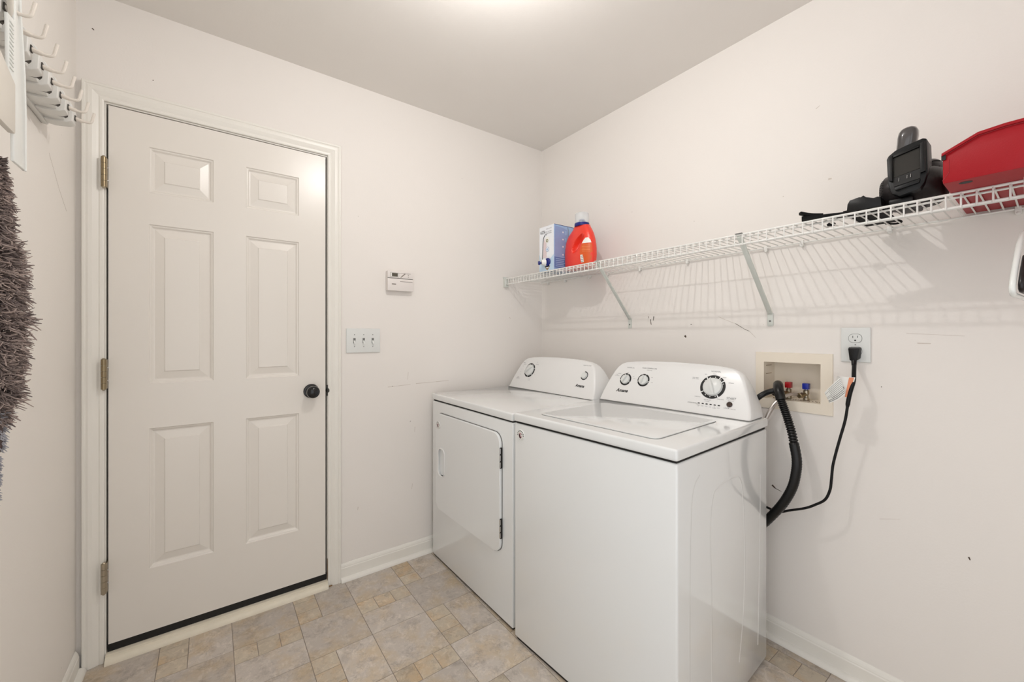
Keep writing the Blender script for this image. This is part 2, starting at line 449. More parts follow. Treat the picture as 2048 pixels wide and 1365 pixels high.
# jamb, added light block, casing
box('jamb', (OX0+0.0005, 0.0, 0.0), (-2.1035, 0.115, OZ-0.001), M['trim'], door)
box('jamb', (-1.3490, 0.0, 0.0), (OX1-0.0005, 0.115, OZ-0.001), M['trim'], door)
box('jamb', (-2.1035, 0.0, 2.0495), (-1.3490, 0.115, OZ-0.001), M['trim'], door)
box('light_block', (-2.103, 0.044, 0.002), (-1.3495, 0.055, 2.049), M['black'], door)  # black sheet added behind the slab, blocks light leaks and darkens the gaps
box('door_sweep', (-2.100, 0.002, 0.030), (-1.352, 0.043, 0.0595), M['black'], door)
b = B(); b.box((-2.1045, -0.016, 0.0), (-1.348, 0.043, 0.029)); b.out('threshold', M['trim_old'], door, bevel=0.002)
q = [(-0.016, 0), (-0.036, 0)]+[(-0.016-0.020*math.cos(a), 0.021*math.sin(a)) for a in (PI/8, PI/4, 3*PI/8, PI/2)]
B().prism(q, lambda y, z, t: (t, y, z+0.0003), -2.104, -1.349).out('threshold_moulding', M['trim_old'], door, smooth=True)
# casing profile across its width (0 inner .. w outer) and thickness
cp = [(0, 0), (0, 0.009), (0.004, 0.011), (0.010, 0.0115), (0.014, 0.0095), (0.020, 0.0125), (0.030, 0.0165), (0.040, 0.0175), (0.046, 0.0160), (0.049, 0.0185), (0.055, 0.0185), (0.057, 0.016), (0.057, 0)]
IX0, IX1, IZ = -2.108, -1.347, 2.055
def cas(name, corners):
    # corners: function (w, t)->two end points
    b = B(); n = len(cp)
    A = [corners(w, 0) + (t,) for w, t in cp]; Z = [corners(w, 1) + (t,) for w, t in cp]
    A = [(x, -t-0.0003, z) for x, z, t in A]; Z = [(x, -t-0.0003, z) for x, z, t in Z]
    b.loft([A, Z]); return b.out(name, M['trim'], door)
cas('casing', lambda w, e: (IX0-w, 0.0005 if e == 0 else IZ+w))
cas('casing', lambda w, e: (IX1+w, 0.0005 if e == 0 else IZ+w))
cas('casing', lambda w, e: ((IX0-w) if e == 0 else (IX1+w), IZ+w))
box('grime', (-1.3492, -0.0065, 0.030), (-1.3484, -0.0005, 0.13), M['grime'], door)
box('grime', (-1.3440, -0.0190, 0.0006), (-1.330, -0.0172, 0.006), M['grime'], door)
# hinges
for zc in (1.790, 1.056, 0.315):
    h = B().lathe((-2.1065, -0.0245, zc-0.054), (0, 0, 1), [(0.0075, 0), (0.0075, 0.021)], 14).out('hinge', M['brass'] if zc > 0.5 else M['nickel'], door, smooth=True)
    for k in range(1, 5):
        B().lathe((-2.1065, -0.0245, zc-0.054+k*0.0218), (0, 0, 1), [(0.0075, 0), (0.0075, 0.0208)], 14).out('knuckle', M['brass'] if zc > 0.5 else M['nickel'], h, smooth=True)
    B().lathe((-2.1065, -0.0245, zc-0.059), (0, 0, 1), [(0.003, 0), (0.0055, 0.004), (0.005, 0.112), (0.0065, 0.114), (0.003, 0.118)], 10).out('hinge_pin', M['nickel'], h, smooth=True)
    box('hinge_leaf', (-2.1035, -0.021, zc-0.053), (-2.0985, 0.01, zc+0.053), M['nickel'], h)
    for dz in (-0.025, 0.022):
        B().lathe((-2.0995, -0.006, zc+dz), (0.6, -1, 0), [(0.003, 0), (0.003, 0.003), (0.001, 0.004)], 8).out('screw', M['chrome'], h, smooth=True)
# knob
kb = B().lathe((-1.419, YF, 0.937), (0, -1, 0), [(0.0, 0), (0.032, 0.0), (0.033, 0.004), (0.030, 0.009), (0.018, 0.012), (0.0125, 0.018), (0.0125, 0.030)], 32).out('knob_rose', M['bronze'], door, smooth=True)
B().lathe((-1.419, YF, 0.937), (0, -1, 0), [(0.0125, 0.028), (0.020, 0.031), (0.0265, 0.038), (0.0285, 0.047), (0.0265, 0.056), (0.020, 0.061), (0.0185, 0.0605), (0.0165, 0.062), (0.010, 0.0645), (0.0, 0.065)], 32).out('knob', M['bronze'], kb, smooth=True)
B().lathe((-1.347, -0.004, 0.934), (-1, -0.5, 0), [(0.012, 0), (0.012, 0.002)], 16).out('strike_plate', M['black'], door)
box('strike_plate', (-1.3525, -0.005, 0.908), (-1.3460, -0.001, 0.960), M['black'], door, bevel=0.001)

# wall scuffs (small marks with a shape of their own, on the paint)
def scuff(w, pts, r, m, ax):
    b = B()
    pts = [Vector(p) for p in pts]
    for i in range(len(pts)-1):
        a, c = pts[i], pts[i+1]; d = (c-a)
        if d.length < 1e-6: continue
        d.normalize(); s = d.cross(Vector(ax))*r
        n = Vector(ax)*0.0004
        b.hexa([tuple(a-s), tuple(c-s*0.6), tuple(c+s*0.6), tuple(a+s), tuple(a-s+n), tuple(c-s*0.6+n), tuple(c+s*0.6+n), tuple(a+s+n)])
    b.out('scuff_mark', m, w)
R_ = (-1, 0, 0); K_ = (0, -1, 0)
def rw(*p): return [(-0.0002, y, z) for y, z in p]
def bw(*p): return [(x, -0.0002, z) for x, z in p]
scuff(wall_r, rw((-0.833, 1.294), (-0.834, 1.284)), 0.0014, M['scuff'], R_)
scuff(wall_r, rw((-0.846, 1.278), (-0.848, 1.262), (-0.850, 1.250)), 0.0020, M['scuff'], R_)
scuff(wall_r, rw((-0.865, 1.292), (-0.862, 1.272)), 0.0020, M['scuff'], R_)
scuff(wall_r, rw((-1.032, 1.196), (-1.038, 1.187)), 0.0048, M['scuff'], R_)
scuff(wall_r, rw((-1.061, 1.248), (-1.066, 1.247)), 0.0018, M['scuff'], R_)
scuff(wall_r, rw((-1.190, 1.279), (-1.225, 1.262), (-1.262, 1.247)), 0.0009, M['scuffl'], R_)
scuff(wall_r, rw((-1.262, 1.247), (-1.300, 1.222), (-1.318, 1.214)), 0.0010, M['scuff'], R_)
scuff(wall_r, rw((-1.318, 1.214), (-1.343, 1.187)), 0.0009, M['scuffl'], R_)
scuff(wall_r, rw((-1.402, 0.602), (-1.414, 0.592)), 0.0034, M['scuff'], R_)
scuff(wall_r, rw((-1.414, 0.592), (-1.435, 0.586)), 0.0012, M['scuff'], R_)
scuff(wall_r, rw((-1.7285, 1.026), (-1.7310, 1.026)), 0.0014, M['scuff'], R_)
scuff(wall_r, rw((-1.923, 0.545), (-1.926, 0.537)), 0.0020, M['scuff'], R_)
scuff(wall_r, rw((-1.790, 1.204), (-1.870, 1.199), (-1.915, 1.196)), 0.0006, M['scuffl'], R_)
scuff(wall_r, rw((-1.815, 1.173), (-1.845, 1.172)), 0.0018, M['scuffl'], R_)
scuff(wall_r, rw((-1.585, 1.762), (-1.595, 1.761)), 0.0032, M['scuffl'], R_)
scuff(wall_r, rw((-1.440, 1.740), (-1.443, 1.738)), 0.0022, M['scuffl'], R_)
scuff(wall_r, rw((-1.548, 2.033), (-1.560, 2.040)), 0.0014, M['scuffl'], R_)
scuff(wall_b, bw((-1.055, 0.927), (-1.0, 0.929), (-0.93, 0.932)), 0.0013, M['scuffl'], K_)
scuff(wall_b, bw((-0.90, 0.934), (-0.78, 0.936), (-0.70, 0.938)), 0.0015, M['scuffl'], K_)
scuff(wall_b, bw((-1.032, 0.930), (-1.028, 0.929)), 0.0016, M['scuff'], K_)
scuff(wall_b, bw((-0.944, 0.998), (-0.947, 0.958)), 0.0010, M['scuffl'], K_)
scuff(wall_b, bw((-0.905, 0.700), (-0.908, 0.672)), 0.0012, M['scuffl'], K_)
scuff(wall_b, bw((-0.920, 0.395), (-0.924, 0.365)), 0.0011, M['scuffl'], K_)
scuff(wall_b, bw((-1.205, 0.34), (-1.207, 0.325)), 0.0016, M['scuffl'], K_)
scuff(wall_b, bw((-0.93, 0.735), (-0.934, 0.730)), 0.0012, M['scuff'], K_)
scuff(wall_r, rw((-1.725, 0.585), (-1.775, 0.602)), 0.0006, M['scuffl'], R_)
scuff(wall_b, bw((-0.27, 1.31), (-0.262, 1.303)), 0.0022, M['scuffl'], K_)
scuff(wall_b, bw((-1.975, 2.184), (-1.973, 2.182)), 0.0018, M['scuff'], K_)
scuff(wall_b, bw((-2.14, 2.31), (-2.135, 2.305)), 0.0020, M['scuff'], K_)
scuff(wall_l, [(LX+0.0002, y, z) for y, z in ((-0.30, 1.74), (-0.20, 1.66), (-0.12, 1.61))], 0.0003, M['scuffl'], (1, 0, 0))

# ceiling lamp (just above the frame)
cl = empty('ceiling_light', (LAMP[0], LAMP[1], H), label='round flush ceiling light with a glowing bulb, above the middle of the room', cat='ceiling light')
B().lathe((LAMP[0], LAMP[1], H-0.0005), (0, 0, -1), [(0.0, 0), (0.085, 0), (0.085, 0.008), (0.06, 0.018), (0.03, 0.022), (0.024, 0.045), (0.0, 0.046)], 32).out('base', M['plate'], cl, smooth=True)

B().lathe((LAMP[0], LAMP[1], H-0.046), (0, 0, -1), [(0.013, 0), (0.016, 0.012), (0.028, 0.032), (0.026, 0.046), (0.014, 0.056), (0, 0.0585)], 20).out('bulb', M['bulb'], cl, smooth=True)

# ================================================================== APPLIANCES
KD = 0.4555                       # backward lean of the console face
def face_pt(d0, z0, a, s, lift=0.0):
    """point on the console face: across a, up-slope s"""
    c = math.cos(math.atan(KD)); sn = math.sin(math.atan(KD))
    d = d0+0.006+s*sn; z = z0+s*c
    return (d-lift*c, a, z+lift*sn)
UPV = (math.sin(math.atan(KD)), 0, math.cos(math.atan(KD)))
RIGHTV = (0, -1, 0)
def console(root, d0, z0, ac, hw, back, scale=1.0):
    lv = [(0, 1.0), (0.020, 0.995), (0.046, 0.980), (0.098, 0.93), (0.145, 0.876), (0.168, 0.835), (0.182, 0.785), (0.191, 0.72), (0.198, 0.58), (0.2025, 0.36), (0.205, 0.05)]
    c = math.cos(math.atan(KD)); sn = math.sin(math.atan(KD))
    rings = []
    for s, k in lv:
        z = z0+s*c; df = d0+0.006+s*sn
        if s == 0: df = d0+0.0045
        t = s/0.205
        db = back-(back-(d0+0.006+0.205*sn)-0.012)*(t**2.6)
        w = hw*k; r = min(0.010, w*0.5, (db-df)*0.3)
        ring = []
        for cx, cy, a0 in ((df+r, ac-w+r, PI), (db-r, ac-w+r, 1.5*PI), (db-r, ac+w-r, 0), (df+r, ac+w-r, PI/2)):
            for i in range(4):
                a = a0+PI/2*i/3
                ring.append((cx+r*math.cos(a), cy+r*math.sin(a), z))
        rings.append(ring)
    return B().loft(rings).out('console', M['whitep'], root, local=True, smooth=True, ang=50)
def arc_ring(b, d0, z0, a, s, r0, r1, t0, t1, lift=0.0006, n=40):
    steps = max(2, int(abs(t1-t0)/(2*PI)*n))
    P = [[], []]
    for i in range(steps+1):
        t = t0+(t1-t0)*i/steps
        for q, r in enumerate((r0, r1)):
            P[q].append(face_pt(d0, z0, a-math.cos(t)*r, s+math.sin(t)*r, lift))
    for i in range(steps):
        b.add([P[0][i], P[0][i+1], P[1][i+1], P[1][i]], [(0, 1, 2, 3)])
def bar(b, d0, z0, a, s, w, h, lift=0.0006):
    b.add([face_pt(d0, z0, a+w/2, s-h/2, lift), face_pt(d0, z0, a-w/2, s-h/2, lift), face_pt(d0, z0, a-w/2, s+h/2, lift), face_pt(d0, z0, a+w/2, s+h/2, lift)], [(0, 1, 2, 3)])
def knob(root, d0, z0, a, s, r, h, ang, name='dial_knob'):
    c = face_pt(d0, z0, a, s, 0.0)
    n = (-math.cos(math.atan(KD)), 0, math.sin(math.atan(KD)))
    k = B().lathe(c, n, [(0, 0), (r, 0.0), (r*0.985, h*0.35), (r*0.93, h*0.45), (0, h*0.5)], 32).out(name, M['dial'], root, local=True, smooth=True, ang=50)
    # grip ridge
    dx, dy = math.cos(ang), math.sin(ang)
    b = B(); P = []
    prof = [(-1, 0.10, 0.45), (-0.55, 0.2, 0.95), (0.0, 0.21, 1.05), (0.55, 0.17, 0.98), (0.97, 0.08, 0.6)]
    rings = []
    for t, wdt, hh in prof:
        row = []
        for q, l in ((-1, 0.42), (-0.55, hh), (0.55, hh), (1, 0.42)):
            px = dx*t*r-dy*q*wdt*r; py = dy*t*r+dx*q*wdt*r
            row.append(face_pt(d0, z0, a-px, s+py, l*h))
        rings.append(row)
    B().loft(rings).out('grip', M['dial'], k, local=True, smooth=True, ang=40)
    return k

def team_badge(root, a, z, d, r=0.017):
    m = B().lathe((d, a, z), (-1, 0, 0), [(0, 0), (r, 0), (r*0.98, 0.003), (0, 0.0035)], 28).out('round_badge', M['paper'], root, local=True, smooth=True, label='round white emblem sticker with a dark lettered rim and a maroon figure')
    b = B()
    x = d-0.0038
    for i in range(9):
        t = PI*(-0.02+i*0.130)
        c, s = math.cos(t), math.sin(t); q = r*0.84; w = r*0.075; h = r*0.13
        pts = [(q-h, -w), (q-h, w), (q+h, w), (q+h, -w)]
        b.add([(x, a-(c*u-s*v), z+(s*u+c*v)) for u, v in pts], [(0, 1, 2, 3)])
    for i in range(4):
        t = -PI*(0.25+i*0.16); c, s = math.cos(t), math.sin(t); q = r*0.86; w = r*0.03
        b.add([(x, a-(c*(q+u)-s*v), z+(s*(q+u)+c*v)) for u, v in ((-w, -w*2), (-w, w*2), (w, w*2), (w, -w*2))], [(0, 1, 2, 3)])
    b.out('rim_lettering', M['ink'], m, local=True)
    b = B(); P = [(-0.5, 0.1), (-0.42, -0.3), (-0.2, -0.6), (0.0, -0.66), (0.25, -0.5), (0.42, -0.25), (0.2, -0.2), (0.0, -0.1), (-0.05, 0.1), (0.2, 0.15), (0.4, 0.05), (0.45, 0.2), (0.2, 0.42), (-0.2, 0.45)]
    b.add([(x-0.0002, a-u*r, z+v*r) for u, v in P], [tuple(range(len(P)))])
    b.out('figure', mat('maroon_print', (62, 18, 26), rough=0.5), m, local=True)
    b = B(); P = [(-0.35, 0.25), (-0.1, 0.12), (0.2, 0.12), (0.42, 0.18), (0.2, 0.38), (-0.15, 0.4)]
    b.add([(x-0.0006, a-u*r, z+v*r) for u, v in P], [tuple(range(len(P)))])
    P = [(0.02, -0.12), (0.2, -0.18), (0.4, -0.12), (0.45, -0.3), (0.2, -0.42), (0.05, -0.3)]
    b.add([(x-0.0006, a-u*r, z+v*r) for u, v in P], [tuple(range(len(P)))])
    b.out('figure_highlight', mat('pink_print', (214, 170, 172), rough=0.5), m, local=True)

# ---- washer: local frame depth(+x to wall), across(+y, towards dryer), z
washer = empty('washing_machine', (-0.793, -1.4768, 0), 0.055,
    label='white top-load washing machine in front of the wall water-valve box, with the large cycle dial', cat='washing machine')
WW, WD = 0.676, 0.655
cab = B().box((0, 0, 0.012), (WD-0.01, WW, 0.8525)).out('cabinet', M['white'], washer, local=True, bevel=0.006, seg=3)
B().box((0.008, 0.008, 0.0006), (WD-0.02, WW-0.008, 0.0125)).out('toe_shade', M['black'], washer, local=True)  # black block added as painted shade in the gap under the cabinet
B().box((0.006, 0.006, 0.8528), (WD-0.012, WW-0.006, 0.8592)).out('top_seam', M['gap'], washer, local=True)
deck = B().box((-0.004, -0.002, 0.8595), (WD, WW+0.001, 0.8925)).out('top_deck', M['white'], washer, local=True, bevel=0.0075, seg=4)
lid_poly = rrect(0.050, 0.090, 0.448, 0.585, 0.022)
B().prism(rrect(0.0480, 0.088, 0.450, 0.587, 0.024), lambda x, y, t: (x, y, t), 0.8920, 0.8930).out('lid_seam', M['gapl'], washer, local=True)
B().prism(lid_poly, lambda x, y, t: (x, y, t), 0.8925, 0.8962).out('lid', M['white'], washer, local=True, bevel=0.0016, seg=2)
# pressed stiffening outline on the side panel
side = [(0.204, 0.10), (0.198, 0.403), (0.190, 0.62), (0.208, 0.715), (0.240, 0.736), (0.300, 0.741), (0.380, 0.736), (0.425, 0.68), (0.444, 0.476), (0.435, 0.279), (0.400, 0.12)]
B().tube([(v.x, 0.0194, v.y) for v in smoothpath([(a, b, 0) for a, b in side], 5)], 0.020, 40).out('pressed_rib', M['white'], cab, local=True, smooth=True)
side2 = [(0.066, 0.10), (0.066, 0.467), (0.074, 0.70), (0.090, 0.772), (0.125, 0.800)]
B().tube([(v.x, 0.0195, v.y) for v in smoothpath([(a, b, 0) for a, b in side2], 5)], 0.020, 40).out('pressed_rib', M['white'], cab, local=True, smooth=True)
side3 = [(0.560, 0.10), (0.575, 0.40), (0.585, 0.70)]
B().tube([(v.x, 0.0195, v.y) for v in smoothpath([(a, b, 0) for a, b in side3], 5)], 0.020, 40).out('pressed_rib', M['white'], cab, local=True, smooth=True)
B().box((0.5235, 0.018, 0.8927), (WD-0.005, 0.672, 0.8946)).out('console_seam', M['gapl'], washer, local=True)
D0, Z0 = 0.524, 0.8948
con = console(washer, D0, Z0, 0.345, 0.330, WD+0.004)
# printed rings
b = B()
def ring(root, a, s, r0, r1, gaps, D, Z, n=64):
    g_ = sorted(x % (2*PI) for x in gaps); e = 0.05
    for i, t in enumerate(g_):
        t2 = g_[(i+1) % len(g_)] + (2*PI if i == len(g_)-1 else 0)
        bb = B(); arc_ring(bb, D, Z, a, s, r0, r1, t+e, t2-e, n=n)
        bb.out('ring_segment', M['ink'], root, local=True)
rd = math.radians
ring(con, 0.165, 0.112, 0.037, 0.0480, [rd(x) for x in (60, 35, 128, 212, 305)], D0, Z0)
ring(con, 0.560, 0.108, 0.0225, 0.0295, [rd(x) for x in (110, 75, 190, 335)], D0, Z0)
ring(con, 0.468, 0.112, 0.0225, 0.0295, [rd(x) for x in (110, 75, 195, 335, 350)], D0, Z0)
for i in range(6):
    b = B(); bar(b, D0, Z0, 0.205-i*0.0152, 0.041, 0.0080, 0.0042); b.out('indicator_bar', M['ink'], con, local=True)
for ang in (84, 112, 145, 50, 22, 238, 266, 294):
    t = rd(ang); r = 0.0405; a, s = 0.165-math.cos(t)*r, 0.112+math.sin(t)*r
    b = B(); bar(b, D0, Z0, a, s, 0.0030, 0.0036, 0.0009); b.out('dial_pip', M['paper'], con, local=True)
knob(washer, D0, Z0, 0.165, 0.112, 0.0355, 0.022, rd(112))
knob(washer, D0, Z0, 0.560, 0.108, 0.0215, 0.018, rd(62))
knob(washer, D0, Z0, 0.468, 0.112, 0.0215, 0.018, rd(80))
def ctext(root, t, size, a, s, m='ink', D=D0, Z=Z0, **k):
    return text(k.pop('name', 'lettering'), t, size, face_pt(D, Z, a, s, 0.0007), RIGHTV, UPV, M[m], root, **k)
ctext(con, 'WATER LVL', 0.0075, 0.548, 0.166, 'inkg')
ctext(con, 'WASH TEMPERATURE', 0.0075, 0.452, 0.169, 'inkg')
ctext(con, '(cold rinse)', 0.0055, 0.450, 0.1605, 'inkg')
ctext(con, 'NORMAL', 0.0090, 0.163, 0.1755, 'inkg')
ctext(con, 'heavy', 0.0055, 0.166, 0.1655, 'inkg'); ctext(con, 'light', 0.0055, 0.200, 0.162, 'inkg')
ctext(con, 'deep water\nwash / rinse', 0.0055, 0.238, 0.142, 'inkg')
ctext(con, 'casual', 0.0055, 0.128, 0.154, 'inkg'); ctext(con, 'delicates', 0.0055, 0.100, 0.134, 'inkg')
ctext(con, 'soak/rinse', 0.0055, 0.215, 0.067, 'inkg'); ctext(con, 'drain & spin\n& bulky', 0.0058, 0.175, 0.0555, 'inkg'); ctext(con, 'bulky items', 0.0055, 0.128, 0.066, 'inkg')
ctext(con, 'CYCLE STATUS', 0.0058, 0.230, 0.039, 'ink')
for i, t in enumerate(('sensing\nfill', 'wash', 'rinse', 'spin', 'lid\nlocked', 'done')):
    ctext(con, t, 0.0045, 0.205-i*0.0152, 0.0315, 'inkg')
ctext(con, 'START', 0.0115, 0.090, 0.073, 'inkg', bold=0.0002)
ctext(con, 'pause/cancel', 0.0042, 0.090, 0.0648, 'inkg')
ctext(con, 'LOCK', 0.0075, 0.100, 0.0345, 'inkg'); ctext(con, 'hold 3 sec', 0.0045, 0.077, 0.0335, 'inkg')
for (a, s, t) in ((0.600, 0.134, 'medium'), (0.612, 0.126, 'low\nauto sensing'), (0.556, 0.141, 'high'), (0.522, 0.124, 'hot'), (0.515, 0.115, 'warm'), (0.430, 0.128, 'cool'), (0.425, 0.105, 'cold')):
    ctext(con, t, 0.0052, a, s, 'inkg')
ctext(con, 'Amana', 0.0215, 0.564, 0.053, 'ink', shear=0.35, bold=0.0006, label='black slanted script wordmark')
btn = B().lathe(face_pt(D0, Z0, 0.092, 0.050, 0), (-math.cos(math.atan(KD)), 0, math.sin(math.atan(KD))), [(0, 0), (0.0105, 0), (0.0105, 0.003), (0.008, 0.0055), (0, 0.0065)], 24).out('start_button', M['btn'], washer, local=True, smooth=True)
team_badge(washer, 0.636, 0.811, -0.0002, 0.0200)

# ---- dryer
dryer = empty('clothes_dryer', (-0.816, -0.7705, 0), 0.012,
    label='white front-load clothes dryer with a square swing door, standing in the back corner', cat='clothes dryer')
DW, DD = 0.7215, 0.665
DZ = -0.010
# cabinet front has a dark recess ring around the door
dc = B().box((0, 0, 0.010), (DD, DW, 0.8425)).out('cabinet', M['white'], dryer, local=True, bevel=0.006, seg=3)
B().box((0.008, 0.008, 0.0006), (DD-0.02, DW-0.008, 0.0105)).out('toe_shade', M['black'], dryer, local=True)  # shade below the dryer, put in as a set-back black block
B().box((0.006, 0.006, 0.8428), (DD-0.006, DW-0.006, 0.8488)).out('top_seam', M['gap'], dryer, local=True)
B().box((-0.003, -0.001, 0.849), (DD, DW+0.001, 0.8815)).out('top_deck', M['white'], dryer, local=True, bevel=0.0065, seg=4)
B().box((0.497, 0.024, 0.8817), (DD-0.01, 0.698, 0.8840)).out('console_seam', M['gapl'], dryer, local=True)
E0, F0 = 0.497, 0.8843
dcon = console(dryer, E0, F0, 0.361, 0.340, DD+0.002)
b = B()
ring(dcon, 0.556, 0.115, 0.0350, 0.0440, [rd(x) for x in (178, 60, 75, 20, 320, 265)], E0, F0)
arc_ring(b, E0, F0, 0.121, 0.117, 0.0185, 0.0232, rd(-155), rd(100))
b.out('button_ring', M['ink'], dcon, local=True)
knob(dryer, E0, F0, 0.556, 0.115, 0.0345, 0.022, rd(38))
B().lathe(face_pt(E0, F0, 0.121, 0.117, 0), (-math.cos(math.atan(KD)), 0, math.sin(math.atan(KD))), [(0, 0), (0.0165, 0), (0.0165, 0.007), (0.013, 0.009), (0.010, 0.0082), (0, 0.0085)], 28).out('start_button', M['dial'], dryer, local=True, smooth=True)
def dtext(t, size, a, s, m='inkg', **k): return ctext(dcon, t, size, a, s, m, D=E0, Z=F0, **k)
dtext('PUSH TO START', 0.0075, 0.121, 0.172)
dtext('Amana', 0.0215, 0.132, 0.061, 'ink', shear=0.35, bold=0.0006, label='black slanted script wordmark')
for (a, s, t) in ((0.625, 0.158, 'NORMAL'), (0.510, 0.168, 'off'), (0.505, 0.155, 'timed dry'), (0.618, 0.148, 'more dry'), (0.632, 0.118, '60'), (0.634, 0.100, '50'), (0.628, 0.136, '70'), (0.630, 0.083, '40'), (0.640, 0.062, 'energy\npreferred\nAUTOMATIC'), (0.535, 0.058, 'wrinkle\nprevent'), (0.498, 0.090, 'low')):
    dtext(t, 0.0058, a, s)
# door
door_m = B()
outer = rrect(0.073, 0.287, 0.655, 0.786, 0.045, 6); inner = rrect(0.556, 0.470, 0.622, 0.606, 0.024, 5)
dd_ = bmesh.new()
def loop(pts, x):
    vs = [dd_.verts.new((x, p, q)) for p, q in pts]
    return vs, [dd_.edges.new((vs[i], vs[(i+1) % len(vs)])) for i in range(len(vs))]
vo, eo = loop(outer, -0.014); vi, ei = loop(inner, -0.014)
bmesh.ops.triangle_fill(dd_, use_beauty=True, edges=eo+ei)
o2 = rrect(0.071, 0.285, 0.657, 0.788, 0.047, 6)
v2, e2 = loop(o2, -0.012); v3, e3 = loop(o2, -0.0035); v4, e4 = loop(inner, -0.0035)
for A_, B_ in ((vo, v2), (v2, v3), (vi, v4)):
    for i in range(len(A_)):
        j = (i+1) % len(A_); dd_.faces.new((A_[i], A_[j], B_[j], B_[i]))
bmesh.ops.recalc_face_normals(dd_, faces=dd_.faces)
dmsh = bpy.data.meshes.new('door'); dd_.to_mesh(dmsh); dd_.free(); dmsh.shade_smooth(); dmsh.set_sharp_from_angle(angle=rd(30)); dmsh.materials.append(M['white'])
ddoor = bpy.data.objects.new('door', dmsh); COL.objects.link(ddoor); ddoor.parent = dryer; XF[ddoor.name] = XF[dryer.name]
B().prism(rrect(0.069, 0.283, 0.659, 0.790, 0.048, 6), lambda y, z, t: (t, y, z), -0.0002, -0.0034).out('door_gap', M['gapl'], ddoor, local=True)
# pull recess: raised white frame, scooped pocket
B().prism(inner, lambda y, z, t: (t, y, z), -0.0036, -0.0046).out('pull_pocket', M['white'], ddoor, local=True)
frp = rrect(0.552, 0.466, 0.628, 0.612, 0.027, 5)
fb = B(); n_ = len(frp)
fb.add([(-0.0145, p, q) for p, q in frp]+[(-0.0185, p*0.97+0.589*0.03, q*0.985+0.539*0.015) for p, q in frp]+[(-0.0175, p, q) for p, q in inner]+[(-0.006, p, q) for p, q in inner],
       [(k*n_+i, k*n_+(i+1) % n_, (k+1)*n_+(i+1) % n_, (k+1)*n_+i) for k in range(3) for i in range(n_)])
fb.out('pull_frame', M['whitep'], ddoor, local=True, smooth=True)
for z0_, z1_ in ((0.644, 0.730), (0.352, 0.434)):
    hb = B().box((-0.0140, 0.0655, z0_), (-0.0040, 0.0705, z1_)).out('hinge', M['gap'], dryer, local=True)
    for k in range(3):
        B().lathe((-0.0150, 0.0672, z0_+0.004+k*(z1_-z0_)/3), (0, 0, 1), [(0.0030, 0), (0.0030, (z1_-z0_)/3-0.006)], 10).out('knuckle', M['chrome'], hb, local=True, smooth=True)
team_badge(dryer, 0.622, 0.727, -0.0143, 0.0185)
B().lathe((0.448, 0.19, 0.8815), (0, 0, 1), [(0.004, 0), (0.004, 0.001), (0.0, 0.0018)], 10).out('deck_screw', M['chrome'], dryer, local=True)

# ================================================================== WALL FITTINGS
# thermostat
th = empty('thermostat', (-0.9965, 0, 1.48), label='small white digital thermostat on the wall above the light switches', cat='thermostat')
B().box((-1.066, -0.024, 1.429), (-0.927, -0.0005, 1.5315)).out('body', M['thermo'], th, bevel=0.003)
B().box((-1.066, -0.030, 1.495), (-0.927, -0.0238, 1.5315)).out('display_bezel', M['thermo'], th, bevel=0.002)
B().box((-1.0655, -0.030, 1.429), (-0.9275, -0.0238, 1.4925)).out('flip_cover', M['thermo'], th, bevel=0.002)
B().box((-1.0645, -0.0262, 1.4925), (-0.9285, -0.0240, 1.495)).out('cover_gap', M['gap'], th)
B().box((-1.052, -0.0304, 1.500), (-1.006, -0.0299, 1.523)).out('screen_frame', M['inkt'], th)
B().box((-1.0505, -0.0307, 1.5015), (-1.0075, -0.0300, 1.5215)).out('screen_panel', M['paper'], th)
B().box((-1.044, -0.0311, 1.5025), (-1.0125, -0.0305, 1.5205)).out('screen', M['lcd'], th)
B().add([(-1.000, -0.0304, 1.499), (-0.993, -0.0304, 1.499), (-0.967, -0.0304, 1.522), (-0.976, -0.0304, 1.522)], [(0, 1, 2, 3)]).out('diagonal_stripe', M['inkt'], th)
B().box((-1.006, -0.0304, 1.5215), (-0.976, -0.0300, 1.5230)).box((-0.967, -0.0304, 1.5205), (-0.942, -0.0300, 1.5220)).out('stripe', M['inkt'], th)
for z_ in (1.514, 1.505): B().lathe((-0.955, -0.0300, z_), (0, -1, 0), [(0.0018, 0), (0.0018, 0.001)], 10).out('button', M['ink'], th)
B().box((-1.044, -0.0304, 1.460), (-1.022, -0.0299, 1.4655)).out('logo', M['inkt'], th)
B().box((-1.000, -0.0303, 1.477), (-0.932, -0.0299, 1.4795)).out('groove', M['inkt'], th)
# switch plate
sw = empty('light_switch_plate', (-1.18, 0, 1.17), label='white three-gang toggle light switch plate beside the door', cat='light switch')
B().box((-1.263, -0.0068, 1.110), (-1.097, -0.0003, 1.231)).out('plate', M['plate'], sw, bevel=0.0025, seg=3)
for xx in (-1.2245, -1.1795, -1.1345):
    B().box((xx-0.0055, -0.0073, 1.157), (xx+0.0055, -0.0066, 1.183)).out('toggle_slot', M['gapl'], sw)
    B().hexa([(xx-0.004, -0.0072, 1.160), (xx+0.004, -0.0072, 1.160), (xx+0.004, -0.0072, 1.172), (xx-0.004, -0.0072, 1.172), (xx-0.0035, -0.018, 1.153), (xx+0.0035, -0.018, 1.153), (xx+0.0035, -0.016, 1.161), (xx-0.0035, -0.016, 1.161)]).out('toggle', M['plate'], sw, bevel=0.0008)
    for zz in (1.200, 1.140): B().lathe((xx, -0.0066, zz), (0, -1, 0), [(0.0024, 0), (0.0020, 0.0008)], 10).out('screw', M['gapl'], sw)
